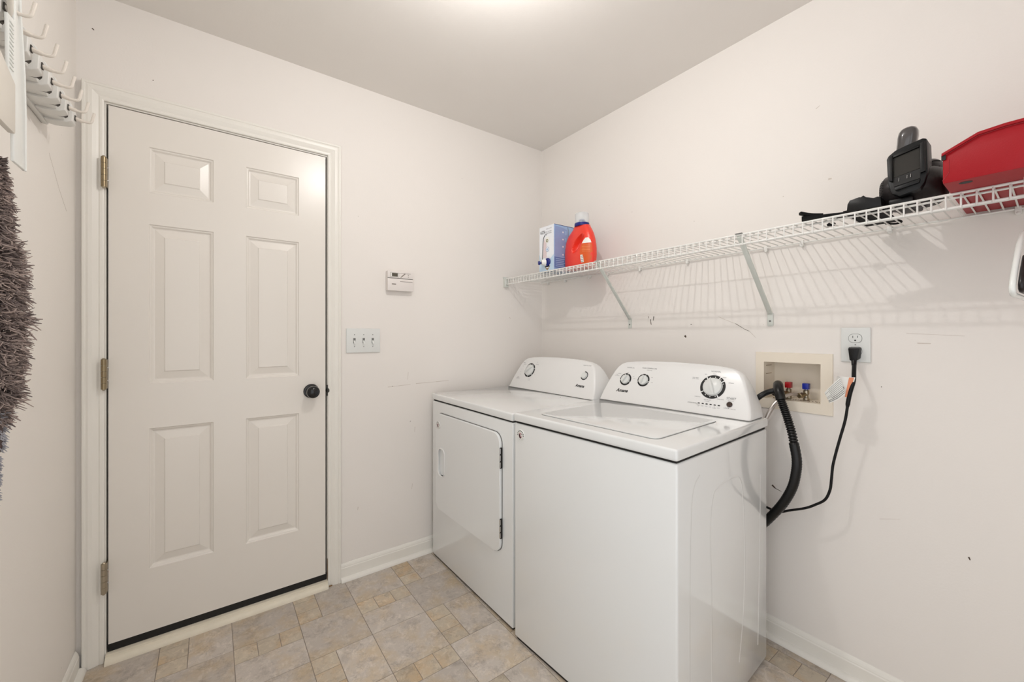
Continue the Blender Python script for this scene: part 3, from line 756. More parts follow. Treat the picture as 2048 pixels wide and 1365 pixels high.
# outlet
ou = empty('wall_outlet', (0, -1.663, 1.165), label='white wall outlet plate to the right of the recessed valve box', cat='outlet')
B().box((-0.0068, -1.7035, 1.105), (-0.0003, -1.6225, 1.2245)).out('plate', M['plate'], ou, bevel=0.0025, seg=3)
for zz in (1.187, 1.143):
    rec = B().prism(rrect(-1.663-0.0175, zz-0.0145, -1.663+0.0175, zz+0.0145, 0.012), lambda y, z, t: (t, y, z), -0.0065, -0.0085).out('receptacle', M['plate'], ou, bevel=0.0006)
    B().prism(rrect(-1.663-0.0185, zz-0.0155, -1.663+0.0185, zz+0.0155, 0.0125), lambda y, z, t: (t, y, z), -0.0064, -0.0070).out('receptacle_gap', M['gapl'], ou)
    B().box((-0.0088, -1.6575, zz+0.001), (-0.0084, -1.6560, zz+0.009)).box((-0.0088, -1.6705, zz+0.002), (-0.0084, -1.6690, zz+0.009)).lathe((-0.0084, -1.663, zz-0.007), (-1, 0, 0), [(0.0026, 0), (0.0026, 0.0004)], 10).out('slots', M['ink'], rec)
B().lathe((-0.0066, -1.663, 1.165), (-1, 0, 0), [(0.0022, 0), (0.0018, 0.0008)], 10).out('screw', M['gapl'], ou)
# power cord
pc = empty('power_cord', (-0.02, -1.664, 1.14), label='black washer power cord plugged into the outlet, with a paper warning tag', cat='power cord')
B().hexa([(-0.009, -1.679, 1.118), (-0.009, -1.647, 1.118), (-0.009, -1.645, 1.157), (-0.009, -1.681, 1.157), (-0.036, -1.673, 1.110), (-0.036, -1.655, 1.110), (-0.036, -1.650, 1.153), (-0.036, -1.680, 1.153)]).out('plug', M['cord'], pc, bevel=0.003)
B().tube([(-0.024, -1.664, 1.122), (-0.030, -1.665, 1.108), (-0.038, -1.667, 1.096)], lambda i: 0.0085-0.0008*i, 12).out('strain_relief', M['cord'], pc, smooth=True)
cp_ = smoothpath([(-0.036, -1.667, 1.098), (-0.060, -1.672, 1.075), (-0.078, -1.675, 1.045), (-0.082, -1.668, 1.010), (-0.082, -1.662, 0.975), (-0.080, -1.654, 0.914), (-0.080, -1.640, 0.850), (-0.080, -1.629, 0.799), (-0.080, -1.620, 0.750), (-0.080, -1.616, 0.702), (-0.080, -1.612, 0.665), (-0.080, -1.598, 0.627), (-0.080, -1.570, 0.600), (-0.080, -1.539, 0.577), (-0.080, -1.490, 0.552), (-0.080, -1.455, 0.535), (-0.078, -1.40, 0.54), (-0.07, -1.34, 0.56)], 6)
B().tube(cp_, lambda i: 0.0062 if i < 26 else 0.0042, 10).out('cable', M['cord'], pc, smooth=True)
# warning tag: a strip folded round the cord
tA = [((-0.084, -1.681, 1.0585), (-0.084, -1.668, 0.989)), ((-0.086, -1.666, 1.058), (-0.086, -1.654, 0.991)), ((-0.088, -1.657, 1.058), (-0.088, -1.648, 0.994)), ((-0.095, -1.640, 1.061), (-0.092, -1.630, 0.998)), ((-0.110, -1.638, 1.060), (-0.104, -1.634, 0.997)),
      ((-0.122, -1.650, 1.057), (-0.120, -1.664, 1.004)), ((-0.127, -1.642, 1.047), (-0.126, -1.657, 0.995)), ((-0.125, -1.631, 1.034), (-0.125, -1.647, 0.985)), ((-0.119, -1.617, 1.017), (-0.119, -1.632, 0.975)), ((-0.110, -1.605, 1.002), (-0.110, -1.619, 0.968))]
def ribbon(name, seq, m, parent, th=0.0006):
    b = B(); n = len(seq); vs = []
    for a, c in seq: vs += [a, c]
    vs2 = [(x+th, y, z) for x, y, z in vs]
    fs = [(2*i, 2*i+1, 2*i+3, 2*i+2) for i in range(n-1)]
    b.add(vs, fs); b.add(vs2, [tuple(reversed(f)) for f in fs])
    return b.out(name, m, parent, smooth=True, ang=80)
tg = ribbon('warning_tag', tA, M['paper'], pc)
ribbon('orange_band', [tuple((x-0.0008, y, z) for x, y, z in p) for p in (((-0.084, -1.678, 1.0575), (-0.084, -1.6655, 0.990)), ((-0.0862, -1.6655, 1.057), (-0.0862, -1.6545, 0.992)))], M['orange'], tg)
b = B()
def lerp(a, c, t): return tuple(a[i]+(c[i]-a[i])*t for i in range(3))
for k in range(9):
    t = 0.08+k*0.10; e = 0.25+0.75*((k*37) % 10)/10
    for i in range(5, 9):
        p, q = tA[i], tA[i+1]
        if i == 8 and e < 0.6: continue
        a1, a2 = lerp(*p, t), lerp(*q, t); c1, c2 = lerp(*p, t+(0.022 if k < 6 else 0.036)), lerp(*q, t+(0.022 if k < 6 else 0.036))
        b.add([(x-0.0009, y, z) for x, y, z in (a1, a2, c2, c1)], [(0, 1, 2, 3)])
for k in range(3):
    p, q = tA[3], tA[4]
    t0 = 0.2+0.25*k
    a1, a2 = lerp(p[0], q[0], t0), lerp(p[0], q[0], t0+0.08); c1, c2 = lerp(p[1], q[1], t0), lerp(p[1], q[1], t0+0.08)
    b.add([(x-0.001, y, z) for x, y, z in (lerp(a1, c1, .1), lerp(a2, c2, .1), lerp(a2, c2, .9), lerp(a1, c1, .9))], [(0, 1, 2, 3)])
b.add([(-0.0890, y, z) for y, z in ((-1.650, 1.026), (-1.643, 1.024), (-1.637, 1.020), (-1.641, 1.014), (-1.649, 1.015), (-1.654, 1.020))], [tuple(range(6))])
b.out('fine_print', M['gapl'], tg)
# washer valve box
vb = empty('washer_valve_box', (0, -1.47, 1.0), label='cream recessed washer outlet box in the right wall with hose valves inside', cat='outlet box')
fo = [(-1.600, 0.906), (-1.3425, 0.906), (-1.3425, 1.130), (-1.600, 1.130)]; fi = [(-1.563, 0.9455), (-1.374, 0.9455), (-1.374, 1.0915), (-1.563, 1.0915)]
b = B(); rr_ = [[(-0.0003, y, z) for y, z in fo], [(-0.005, y*1, z) for y, z in [(-1.5985, 0.9075), (-1.344, 0.9075), (-1.344, 1.1285), (-1.5985, 1.1285)]], [(-0.005, y, z) for y, z in fi], [(0.090, y, z) for y, z in [(-1.560, 0.949), (-1.377, 0.949), (-1.377, 1.089), (-1.560, 1.089)]]]
b.loft(rr_, cap=False); b.add(rr_[3], [(0, 1, 2, 3)]); 
b.out('box', M['cream'], vb)
for z_ in (1.075, 1.042): B().box((0.010, -1.3775, z_), (0.060, -1.3760, z_+0.002)).out('moulded_line', M['kraft'], vb)
b = B()
for i in range(34):
    y_ = -1.552+i*0.0045+random.uniform(-.004, .004); w_ = random.uniform(.0012, .0035)
    b.lathe((random.uniform(0.002, 0.022), y_, 0.9488), (random.uniform(-.3, .3), random.uniform(-.3, .3), 1), [(w_*0.3, 0), (w_, 0.0004), (w_*0.7, 0.0013), (w_*0.1, 0.0016)], 7)
b.out('rust_debris', M['rust'], vb, kind='stuff')
for yv, hm, nm in ((-1.444, 'redp', 'hot'), (-1.503, 'bluep', 'cold')):
    v_ = B().lathe((0.045, yv, 0.949), (0, 0, 1), [(0.011, 0), (0.011, 0.008), (0.0075, 0.010), (0.0075, 0.020), (0.010, 0.022), (0.010, 0.036), (0.006, 0.038), (0.006, 0.044)], 14).out('valve', M['nickel'], vb, smooth=True)
    B().lathe((0.045, yv, 0.972), (-1, 0.35, -0.15), [(0.0080, 0), (0.0080, 0.022), (0.0115, 0.024), (0.0115, 0.036), (0.008, 0.038)], 6).out('hose_nut', M['brass'], v_, smooth=True, ang=30)
    B().box((0.034, yv-0.0105, 0.990), (0.056, yv+0.0105, 1.013)).out('valve_handle', M[hm], v_, bevel=0.002)
# supply hoses
sh = B().tube(smoothpath([(0.012, -1.482, 0.970), (-0.006, -1.472, 0.972), (-0.030, -1.455, 0.962), (-0.055, -1.432, 0.935), (-0.075, -1.414, 0.890), (-0.080, -1.400, 0.84), (-0.08, -1.36, 0.74)], 6), 0.0062, 10).out('supply_hose', M['braid'], smooth=True)
tag(sh, label='braided grey water hose running from the blue-handled valve down behind the washer', cat='hose')
sh2 = B().tube(smoothpath([(0.010, -1.430, 0.962), (-0.008, -1.425, 0.950), (-0.018, -1.412, 0.915), (-0.030, -1.385, 0.85), (-0.05, -1.35, 0.74)], 6), 0.0062, 10).out('supply_hose', M['braid'], smooth=True)
tag(sh2, label='braided water hose from the red-handled valve, mostly hidden behind the black drain hose', cat='hose')
# drain hose
dh = empty('drain_hose', (-0.09, -1.50, 0.75), label='thick black ribbed drain hose hooked over into the recessed valve box', cat='hose')
lo_p = smoothpath([(-0.085, -1.33, 0.36), (-0.086, -1.365, 0.420), (-0.09, -1.419, 0.492), (-0.098, -1.466, 0.561), (-0.100, -1.492, 0.610), (-0.100, -1.509, 0.656), (-0.100, -1.518, 0.705), (-0.100, -1.520, 0.751), (-0.100, -1.511, 0.808)], 10)
B().tube(lo_p, lambda i: 0.0158+0.0005*(1 if i % 2 else -1), 16).out('sleeve', M['hose'], dh, smooth=True, ang=80)
up_p = smoothpath([(-0.100, -1.513, 0.800), (-0.100, -1.503, 0.850), (-0.099, -1.490, 0.895), (-0.097, -1.478, 0.930), (-0.093, -1.4655, 0.962)], 22)
B().tube(up_p, lambda i: (0.0140, 0.0148, 0.0140, 0.0112)[i % 4], 16).out('ribbed_hose', M['hose'], dh, smooth=True, ang=80)
hk = smoothpath([(-0.0935, -1.467, 0.958), (-0.086, -1.4585, 0.985), (-0.068, -1.449, 1.003), (-0.045, -1.440, 1.008), (-0.020, -1.430, 1.000), (0.004, -1.420, 0.985), (0.020, -1.408, 0.965)], 8)
B().tube(hk, 0.0165, 16).out('hose_hook', M['hose'], dh, smooth=True)
B().tube(smoothpath([(-0.052, -1.432, 0.985), (-0.062, -1.412, 0.978), (-0.078, -1.395, 0.965), (-0.085, -1.375, 0.945), (-0.085, -1.34, 0.91)], 6), 0.0105, 12).out('hose_strap', M['hose'], dh, smooth=True)

# ================================================================== WIRE SHELF
SYE = -2.72
shelf = empty('wire_shelf', (-0.155, -1.36, 1.55), label='long white wire shelf running along the right wall', cat='shelf')
def rod(x, z, r, y0=-0.006, y1=SYE, name='rod'):
    return B().tube([(x, y0, z), (x, y1, z)], r, 10).out(name, M['wire'], shelf, smooth=True)
rod(-0.305, 1.550, 0.0034); rod(-0.305, 1.516, 0.0034); rod(-0.280, 1.5455, 0.0028); rod(-0.012, 1.5455, 0.0032); rod(-0.150, 1.5455, 0.0026)
w0 = None
ny = int((abs(SYE)-0.02)/0.0256)
for i in range(ny):
    y = -0.018-i*0.0256
    if w0 is None:
        w0 = B().tube([(-0.009, 0, 0), (-0.290, 0, 0), (-0.303, 0, 0.0005), (-0.3085, 0, -0.004), (-0.3088, 0, -0.012), (-0.3088, 0, -0.038)], 0.0020, 6).out('wire', M['wire'], shelf, local=True, smooth=True, ang=60)
        o = w0
    else:
        o = bpy.data.objects.new('wire', w0.data); COL.objects.link(o); o.parent = shelf
    o.location = (0+0.155, y+1.36, 1.5503-1.55)
# end bracket on the back wall
B().box((-0.318, -0.018, 1.499), (-0.290, -0.0005, 1.556)).box((-0.322, -0.003, 1.552), (-0.272, -0.0005, 1.562)).out('end_bracket', M['strut'], shelf, bevel=0.0015)
B().lathe((-0.304, -0.018, 1.515), (0, -1, 0), [(0.005, 0), (0.004, 0.004)], 10).out('end_screw', M['gapl'], shelf)
for y in (-0.075, -0.235, -0.44, -0.575, -0.79, -1.05, -1.384, -1.507, -1.752, -2.015, -2.3, -2.6):
    B().box((-0.017, y-0.006, 1.532), (-0.0005, y+0.006, 1.553)).lathe((-0.012, y, 1.534), (-1, 0, -0.4), [(0.005, 0), (0.006, 0.004), (0.002, 0.007)], 10).out('wall_clip', M['wire'], shelf, bevel=0.001)
for yt, ybm in ((-0.763, -0.722), (-1.414, -1.397), (-2.42, -2.42)):
    a = Vector((-0.303, yt, 1.545)); c = Vector((-0.006, ybm, 1.284)); w = Vector((0, 0.0085, 0))
    t = (c-a).normalized(); n = t.cross(Vector((0, 1, 0))).normalized()*0.0035
    B().hexa([tuple(a-w-n), tuple(a+w-n), tuple(c+w-n), tuple(c-w-n), tuple(a-w+n), tuple(a+w+n), tuple(c+w+n), tuple(c-w+n)]).out('support_strut', M['strut'], shelf, bevel=0.0012)
    ft = B().box((-0.006, ybm-0.0105, 1.234), (-0.0005, ybm+0.0105, 1.286)).out('strut_foot', M['strut'], shelf, bevel=0.0015)
    B().lathe((-0.006, ybm, 1.254), (-1, 0, 0), [(0.004, 0), (0.004, 0.001), (0.002, 0.0015)], 10).out('screw', M['gapl'], ft)
    B().box((-0.313, yt-0.012, 1.553), (-0.296, yt+0.012, 1.5545)).out('strut_hook', M['gapl'] if yt < -1 else M['strut'], shelf)
SZ = 1.5532   # top of the shelf wires

# ---- detergent carton
cx0, cx1, cy0, cy1, cz1 = -0.300, -0.125, -0.4510, -0.3300, 1.803
ca = empty('detergent_carton', (-0.21, -0.39, SZ), label='blue and white carton with navy spout at left end of wire shelf', cat='carton')
B().box((cx0, cy0, SZ), (cx1, cy1, cz1)).out('carton_body', M['boxb'], ca, bevel=0.0012)
fx = cx0-0.0006
B().box((fx, cy0+0.0008, SZ+0.0008), (cx0-0.0001, cy1-0.0008, cz1-0.0008)).out('front_panel', M['boxw'], ca)
def fpoly(name, pts, m, x=fx-0.0005):
    n = len(pts)
    return B().add([(x, cy1-u, SZ+v) for u, v in pts]+[(x+0.0004, cy1-u, SZ+v) for u, v in pts], [tuple(range(n)), tuple(range(2*n-1, n-1, -1))]+[(i, (i+1) % n, n+(i+1) % n, n+i) for i in range(n)]).out(name, m, ca)
fpoly('blue_fade', [(0.001, 0.001), (0.120, 0.001), (0.120, 0.085), (0.10, 0.07), (0.05, 0.035), (0.016, 0.06), (0.001, 0.10)], M['boxb3'])
fpoly('pink_field', [(0.032, 0.075), (0.062, 0.075), (0.060, 0.16), (0.046, 0.185), (0.036, 0.16)], M['boxp'], fx-0.0010)
b = B(); path = [(0.026, 0.060), (0.030, 0.12), (0.033, 0.165), (0.040, 0.190), (0.052, 0.202), (0.064, 0.199)]
sp = smoothpath([(fx-0.0016, cy1-u, SZ+v) for u, v in path], 5)
for i in range(len(sp)-1):
    a, c = sp[i], sp[i+1]; d = (c-a).normalized(); s = d.cross(Vector((1, 0, 0)))*0.0021*(1.0 if i < len(sp)-7 else 0.6)
    b.add([tuple(a-s), tuple(c-s), tuple(c+s), tuple(a+s)], [(0, 1, 2, 3)])
b.out('dark_swoosh', M['ink'], ca)
def ydisc(name, u, v, r, m, x, ry=None, n=20):
    return B().lathe((x, cy1-u, SZ+v), (-1, 0, 0), [(r, 0), (r, 0.0004)], n).out(name, m, ca)
ydisc('seal', 0.067, 0.172, 0.0175, M['paper'], fx-0.0012); ydisc('seal', 0.067, 0.167, 0.0095, M['olive'], fx-0.0018); ydisc('seal', 0.069, 0.166, 0.004, M['paper'], fx-0.0024)
ydisc('drop_mark', 0.069, 0.119, 0.0135, M['boxb2'], fx-0.0012); ydisc('drop_mark', 0.069, 0.119, 0.0115, M['boxw'], fx-0.0018); ydisc('drop_mark', 0.069, 0.118, 0.006, M['boxb'], fx-0.0024)
CR, CU = (0, -1, 0), (0, 0, 1)
def carton_text(t, size, u, v, m='ink', **k):
    base = Vector((0.21+fx-0.0014, 0.39+cy1-u, v))
    return text('lettering', t, size, tuple(base), CR, CU, M[m], ca, **k)
carton_text('62%', 0.024, 0.030, 0.218, 'inkg', bold=0.0004)
carton_text('LESS PLASTIC', 0.0080, 0.082, 0.232, 'inkg'); carton_text('than current\n150oz bottle', 0.0100, 0.078, 0.212, 'inkg')
B().lathe((fx-0.0004, cy1-0.068, SZ+0.040), (-1, 0, 0), [(0.024, 0), (0.024, 0.0012)], 24).out('spout_ring', M['boxw'], ca)
B().lathe((fx-0.0016, cy1-0.074, SZ+0.048), (-1, 0, 0), [(0.0215, 0), (0.0215, 0.006), (0.017, 0.010)], 24).out('spout_base', M['navy'], ca, smooth=True, ang=40)
spt = B().lathe((fx-0.010, cy1-0.066, SZ+0.046), (-1, 0.55, -0.05), [(0.016, 0), (0.0165, 0.016), (0.0145, 0.024)], 24).out('spout', M['paper'], ca, smooth=True, ang=40)
B().lathe((fx-0.034, cy1-0.056, SZ+0.042), (-1, 0.65, -0.1), [(0.006, 0), (0.006, 0.006), (0.0105, 0.007), (0.0105, 0.016), (0.009, 0.018)], 20).out('spout_button', M['navy'], spt, smooth=True, ang=40)
fpoly('kraft_flap', [(0.047, 0.026), (0.090, 0.026), (0.080, 0.012), (0.070, 0.002), (0.058, 0.010)], M['kraft'], fx-0.0012)
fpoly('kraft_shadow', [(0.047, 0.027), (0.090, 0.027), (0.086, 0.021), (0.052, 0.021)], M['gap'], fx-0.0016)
# right side panel print
sy = cy0-0.0005
def spoly(name, pts, m, y=sy):
    n = len(pts)
    return B().add([(cx0+u, y, SZ+v) for u, v in pts]+[(cx0+u, y+0.0004, SZ+v) for u, v in pts], [tuple(range(n)), tuple(range(2*n-1, n-1, -1))]+[(i, (i+1) % n, n+(i+1) % n, n+i) for i in range(n)]).out(name, m, ca)
spoly('side_panel', [(0.004, 0.075), (0.100, 0.075), (0.108, 0.20), (0.100, 0.228), (0.060, 0.238), (0.004, 0.242)], M['boxb2'])
spoly('dark_band', [(0.003, 0.012), (0.105, 0.012), (0.105, 0.070), (0.003, 0.073)], mat('carton_deep_blue', (98, 126, 184), rough=0.5, noise=0.12, nscale=60))
for i, v in enumerate((0.212, 0.172, 0.132, 0.088)):
    B().lathe((cx0+0.066, sy-0.0004, SZ+v), (0, -1, 0), [(0.005, 0), (0.005, 0.0004)], 12).out('icon_dot', M['boxw'], ca)
    spoly('icon', [(0.080, v-0.012), (0.094, v-0.012), (0.094, v+0.010), (0.080, v+0.010)], M['navy'] if i == 3 else M['boxb'], sy-0.0006)
for i in range(5): spoly('print_line', [(0.012, 0.020+i*0.010), (0.085-0.01*(i % 2), 0.020+i*0.010), (0.085-0.01*(i % 2), 0.024+i*0.010), (0.012, 0.024+i*0.010)], M['boxb'], sy-0.0006)
spoly('flap_seam', [(0.108, 0.001), (0.1105, 0.001), (0.1105, 0.22), (0.104, 0.2455), (0.101, 0.2455), (0.108, 0.22)], M['gapl'], sy-0.0006)
B().box((cx0+0.003, cy0-0.0004, cz1-0.0022), (cx1, cy0+0.003, cz1+0.0006)).out('top_flap', M['navy'], ca)

# ---- red detergent bottle
bx = -0.198
bo = empty('detergent_bottle', (bx, -0.55, SZ), label='red-orange detergent bottle with a clear measuring cap, beside the blue carton on the wire shelf', cat='bottle')
prof = [(1.5534, -0.455, -0.635, 0.036), (1.557, -0.447, -0.643, 0.046), (1.575, -0.4455, -0.651, 0.052), (1.62, -0.4445, -0.654, 0.055), (1.65, -0.4445, -0.653, 0.055), (1.67, -0.446, -0.651, 0.054), (1.70, -0.451, -0.6455, 0.051), (1.72, -0.459, -0.640, 0.048), (1.735, -0.468, -0.635, 0.045), (1.75, -0.484, -0.627, 0.041), (1.762, -0.498, -0.620, 0.038), (1.772, -0.507, -0.6135, 0.036), (1.780, -0.510, -0.6105, 0.034)]
import bisect
def interp(z):
    zs_ = [p[0] for p in prof]; i = min(max(bisect.bisect(zs_, z)-1, 0), len(prof)-2)
    t = (z-zs_[i])/(zs_[i+1]-zs_[i]); return [prof[i][k]+(prof[i+1][k]-prof[i][k])*t for k in (1, 2, 3)]
NZ, NA = 130, 280; rings = []; EX = 0.82
for i in range(NZ):
    z = prof[0][0]+(prof[-1][0]-prof[0][0])*i/(NZ-1)
    ya, yb, hw = interp(z); yc = (ya+yb)/2; hy = abs(yb-ya)/2; ring_ = []; hw *= 0.80
    for k in range(NA):
        a = 2*PI*k/NA; c, s = math.cos(a), math.sin(a); e = EX
        x = bx+hw*math.copysign(abs(c)**e, c); y = yc+hy*math.copysign(abs(s)**e, s)
        # grip recess on the left shoulder, both faces
        yy_ = y-(-0.556-0.55*(z-1.683)-5.0*(z-1.683)**2)
        rr = math.hypot(yy_/(0.020 if yy_ > 0 else 0.040), (z-1.683)/0.050)
        if rr < 1.0 and c < -0.2:
            dep = (1-rr**2)**(0.75 if yy_ > 0 else 1.3)
            x = bx+(x-bx)*(1-0.85*dep)
        ring_.append((x, y, z))
    rings.append(ring_)
B().loft(rings).out('bottle_body', M['redb'], bo, smooth=True, ang=70)
# neck ring and clear cap
nc = (bx, -0.5600, 1.779)
B().lathe(nc, (0, 0, 1), [(0.030, 0), (0.0385, 0.0), (0.0395, 0.003), (0.0392, 0.016), (0.030, 0.017)], 36).out('cap_collar', M['navy'], bo, smooth=True, ang=40)
B().lathe((bx, -0.5600, 1.7955), (0, 0, 1), [(0.020, 0), (0.020, 0.010), (0.014, 0.020), (0.004, 0.022)], 20).out('pour_spout', M['navy'], bo, smooth=True)
glass = mat('clear_cap_plastic', (238, 242, 244), rough=0.12, trans=0.0)
gb = glass.node_tree.nodes['Principled BSDF']; gb.inputs['Alpha'].default_value = 0.42; gb.inputs['IOR'].default_value = 1.35
B().lathe((bx, -0.5600, 1.7952), (0, 0, 1), [(0.0368, 0), (0.0362, 0.030), (0.0355, 0.051), (0.0335, 0.0535), (0.0, 0.054)], 36).out('measuring_cap', glass, bo, smooth=True, ang=40)
# label wraps the right half of the near face
def on_bottle(y, z, lift):
    ya, yb, hw = interp(z); yc = (ya+yb)/2; hy = abs(yb-ya)/2
    s = max(-1, min(1, (y-yc)/hy)); e = 2/3.0
    e = EX; hw *= 0.80; s0 = abs(s)**(1/e); c = math.sqrt(max(0, 1-s0*s0)); return (bx-hw*abs(c)**e-lift, y, z)
def patch(name, pts, m, lift=0.0012, n=8):
    # pts: left edge list and right edge list of (y,z) by rows
    b = B(); L, R = pts; rows = []
    for (yl, zl), (yr, zr) in zip(L, R):
        rows.append([on_bottle(yl+(yr-yl)*k/n, zl+(zr-zl)*k/n, lift) for k in range(n+1)])
    vs = [v for r in rows for v in r]; fs = []
    for i in range(len(rows)-1):
        for k in range(n): fs.append((i*(n+1)+k, i*(n+1)+k+1, (i+1)*(n+1)+k+1, (i+1)*(n+1)+k))
    return b.add(vs, fs).out(name, m, bo, smooth=True, ang=80)
patch('label', ([(-0.598, 1.572), (-0.590, 1.60), (-0.586, 1.63), (-0.590, 1.655), (-0.597, 1.675)], [(-0.640, 1.572), (-0.6470, 1.60), (-0.6505, 1.63), (-0.6495, 1.655), (-0.6455, 1.675)]), M['orl'])
patch('label_tip', ([(-0.598, 1.677), (-0.606, 1.692), (-0.616, 1.705)], [(-0.6450, 1.677), (-0.6400, 1.692), (-0.630, 1.705)]), M['paper'])
patch('barcode', ([(-0.594, 1.578), (-0.590, 1.60), (-0.590, 1.618)], [(-0.610, 1.578), (-0.608, 1.60), (-0.604, 1.618)]), M['paper'], 0.002, 3)
for i in range(4): patch('barcode_line', ([(-0.592, 1.582+i*0.009), (-0.592, 1.5845+i*0.009)], [(-0.606, 1.582+i*0.009), (-0.606, 1.5845+i*0.009)]), M['gapl'], 0.0026, 2)
for i in range(5): patch('print_line', ([(-0.603+0.003*(i % 2), 1.634+i*0.008), (-0.603+0.003*(i % 2), 1.636+i*0.008)], [(-0.642, 1.630+i*0.008), (-0.642, 1.632+i*0.008)]), M['gold'], 0.002, 5)

# ---- red metal case
CY0, CY1 = -1.918, -2.46
rc = empty('red_case', (-0.21, -2.19, SZ), label='red metal case with chamfered lid at the right end of the wire shelf', cat='case')
base_p = [(CY0, SZ), (CY0, 1.6235), (-1.974, 1.652), (-2.013, 1.656), (-2.36, 1.656), (-2.40, 1.652), (CY1, 1.6235), (CY1, SZ)]
inb = [(CY0-0.0015, SZ), (CY0-0.0015, 1.6200), (-1.975, 1.6470), (-2.0135, 1.6510), (-2.3595, 1.651), (-2.399, 1.6470), (CY1+0.0015, 1.6200), (CY1+0.0015, SZ)]
B().prism(inb, lambda y, z, t: (t, y, z), -0.413, -0.012).out('case_body', M['redm'], rc, bevel=0.0015)
lid_o = [(CY0, 1.6235), (-1.974, 1.652), (-2.013, 1.656), (-2.36, 1.656), (-2.40, 1.652), (CY1, 1.6235)]
lid_i = [(y, z-0.0065) for y, z in lid_o]
B().prism(lid_o+lid_i[::-1], lambda y, z, t: (t, y, z), -0.4185, -0.008).out('lid_rim', M['redm'], rc, bevel=0.0008)
B().prism([(y, z-0.0068) for y, z in lid_o]+[(y, z-0.0085) for y, z in lid_o][::-1], lambda y, z, t: (t, y, z), -0.4145, -0.010).out('rim_shadow_gap', M['redd'], rc)
B().box((-0.4155, CY0-0.0065, 1.608), (-0.409, CY0+0.0006, 1.6195)).out('corner_notch', M['black'], rc)
b = B()
for seq in ([(CY0-0.012, 1.607), (CY0-0.012, 1.577), (CY0-0.001, 1.560)],):
    for (y0_, z0_), (y1_, z1_) in zip(seq, seq[1:]):
        b.tube([(-0.4130, y0_, z0_), (-0.4130, y1_, z1_)], 0.0007, 6)
b.out('pressed_line', M['redd'], rc)
B().lathe((-0.385, CY0-0.035, SZ-0.0004), (0, 0, 1), [(0.011, 0), (0.011, 0.0006)], 20).out('drain_hole', M['black'], rc)
# ---- leaf-blower style cordless tool
tl = empty('cordless_blower', (-0.20, -1.83, SZ), label='dark grey cordless blower with an open battery dock, lying left of the red case', cat='power tool')
def ell(name, c, r, m, parent=tl, n=28, k=18, rot=None, pw=1.0):
    rings = []; R = rot or Matrix.Identity(3)
    for i in range(1, k):
        t = PI*i/k; rr = math.sin(t)**pw
        rings.append([tuple(Vector(c)+R@Vector((r[0]*rr*math.cos(2*PI*j/n), r[1]*rr*math.sin(2*PI*j/n), -r[2]*math.cos(t)))) for j in range(n)])
    return B().loft(rings).out(name, m, parent, smooth=True, ang=60)
Rx = Matrix.Rotation(rd(-8), 3, 'X')
# drum housing: axis along y, squat barrel
b = B(); rings = []
ax_c = (-0.205, 1.6065)
for (yy, rr) in ((-1.771, 0.020), (-1.776, 0.036), (-1.786, 0.048), (-1.800, 0.052), (-1.860, 0.053), (-1.882, 0.050), (-1.897, 0.042), (-1.903, 0.030)):
    rings.append([(ax_c[0]+rr*1.55*math.cos(2*PI*j/32), yy-0.03*0, ax_c[1]+rr*math.sin(2*PI*j/32)) for j in range(32)])
body = b.loft(rings).out('drum_housing', M['tool'], tl, smooth=True, ang=50)
for i in range(9):
    for j in range(3):
        ang_ = rd(135+i*10+j*5); yy, rr_v = ((-1.7785, 0.0393), (-1.7825, 0.0441), (-1.7868, 0.0484))[j]
        c = Vector((ax_c[0]+rr_v*1.55*math.cos(ang_), yy, ax_c[1]+rr_v*math.sin(ang_)))
        tn = Vector((-1.55*math.sin(ang_), 0.35, math.cos(ang_))).normalized()*0.0024
        B().tube([tuple(c-tn), tuple(c+tn)], 0.0007, 5).out('vent_slot', M['black'], body)
# second lobe behind, towards the case
ell('motor_cover', (-0.155, -1.868, 1.632), (0.070, 0.034, 0.062), M['tool'])
B().tube(smoothpath([(-0.212, -1.846, 1.672), (-0.216, -1.862, 1.664), (-0.208, -1.876, 1.674), (-0.20, -1.890, 1.672)], 4), 0.0016, 6).out('cover_seam', M['tool2'], tl)
for i in range(5):
    B().tube([(-0.216, -1.868-i*0.0055, 1.655), (-0.214, -1.863-i*0.0055, 1.643)], 0.0014, 5).out('vent_slot', M['tool2'], tl)
# battery dock: tilted frame facing the room
def dk(y, z, x): # shear so the dock leans back at the top
    return (x+(z-1.60)*0.16, y-0.013, 1.545+(z-1.545)*0.85)
dfr = [(-1.786, 1.722), (-1.800, 1.736), (-1.822, 1.744), (-1.853, 1.753), (-1.861, 1.748), (-1.866, 1.640), (-1.860, 1.606), (-1.852, 1.588), (-1.812, 1.578), (-1.796, 1.592), (-1.788, 1.628), (-1.783, 1.712)]
B().prism(dfr, lambda y, z, t: dk(y, z, t), -0.300, -0.235).out('battery_dock', M['tool4'], tl, bevel=0.003)
B().prism([(-1.797, 1.708), (-1.848, 1.723), (-1.852, 1.655), (-1.800, 1.642)], lambda y, z, t: dk(y, z, t), -0.3006, -0.3020).out('dock_plate', M['dock'], tl)
B().prism([(-1.799, 1.641), (-1.852, 1.654), (-1.852, 1.622), (-1.801, 1.612)], lambda y, z, t: dk(y, z, t), -0.3006, -0.3020).out('dock_cavity', M['black'], tl)
B().prism([(-1.797, 1.718), (-1.848, 1.733), (-1.848, 1.7245), (-1.797, 1.7095)], lambda y, z, t: dk(y, z, t), -0.300, -0.3065).out('dock_rail', M['tool2'], tl, bevel=0.001)
B().prism([(-1.789, 1.715), (-1.797, 1.718), (-1.799, 1.630), (-1.791, 1.634)], lambda y, z, t: dk(y, z, t), -0.300, -0.3085).out('dock_rail', M['tool2'], tl, bevel=0.001)
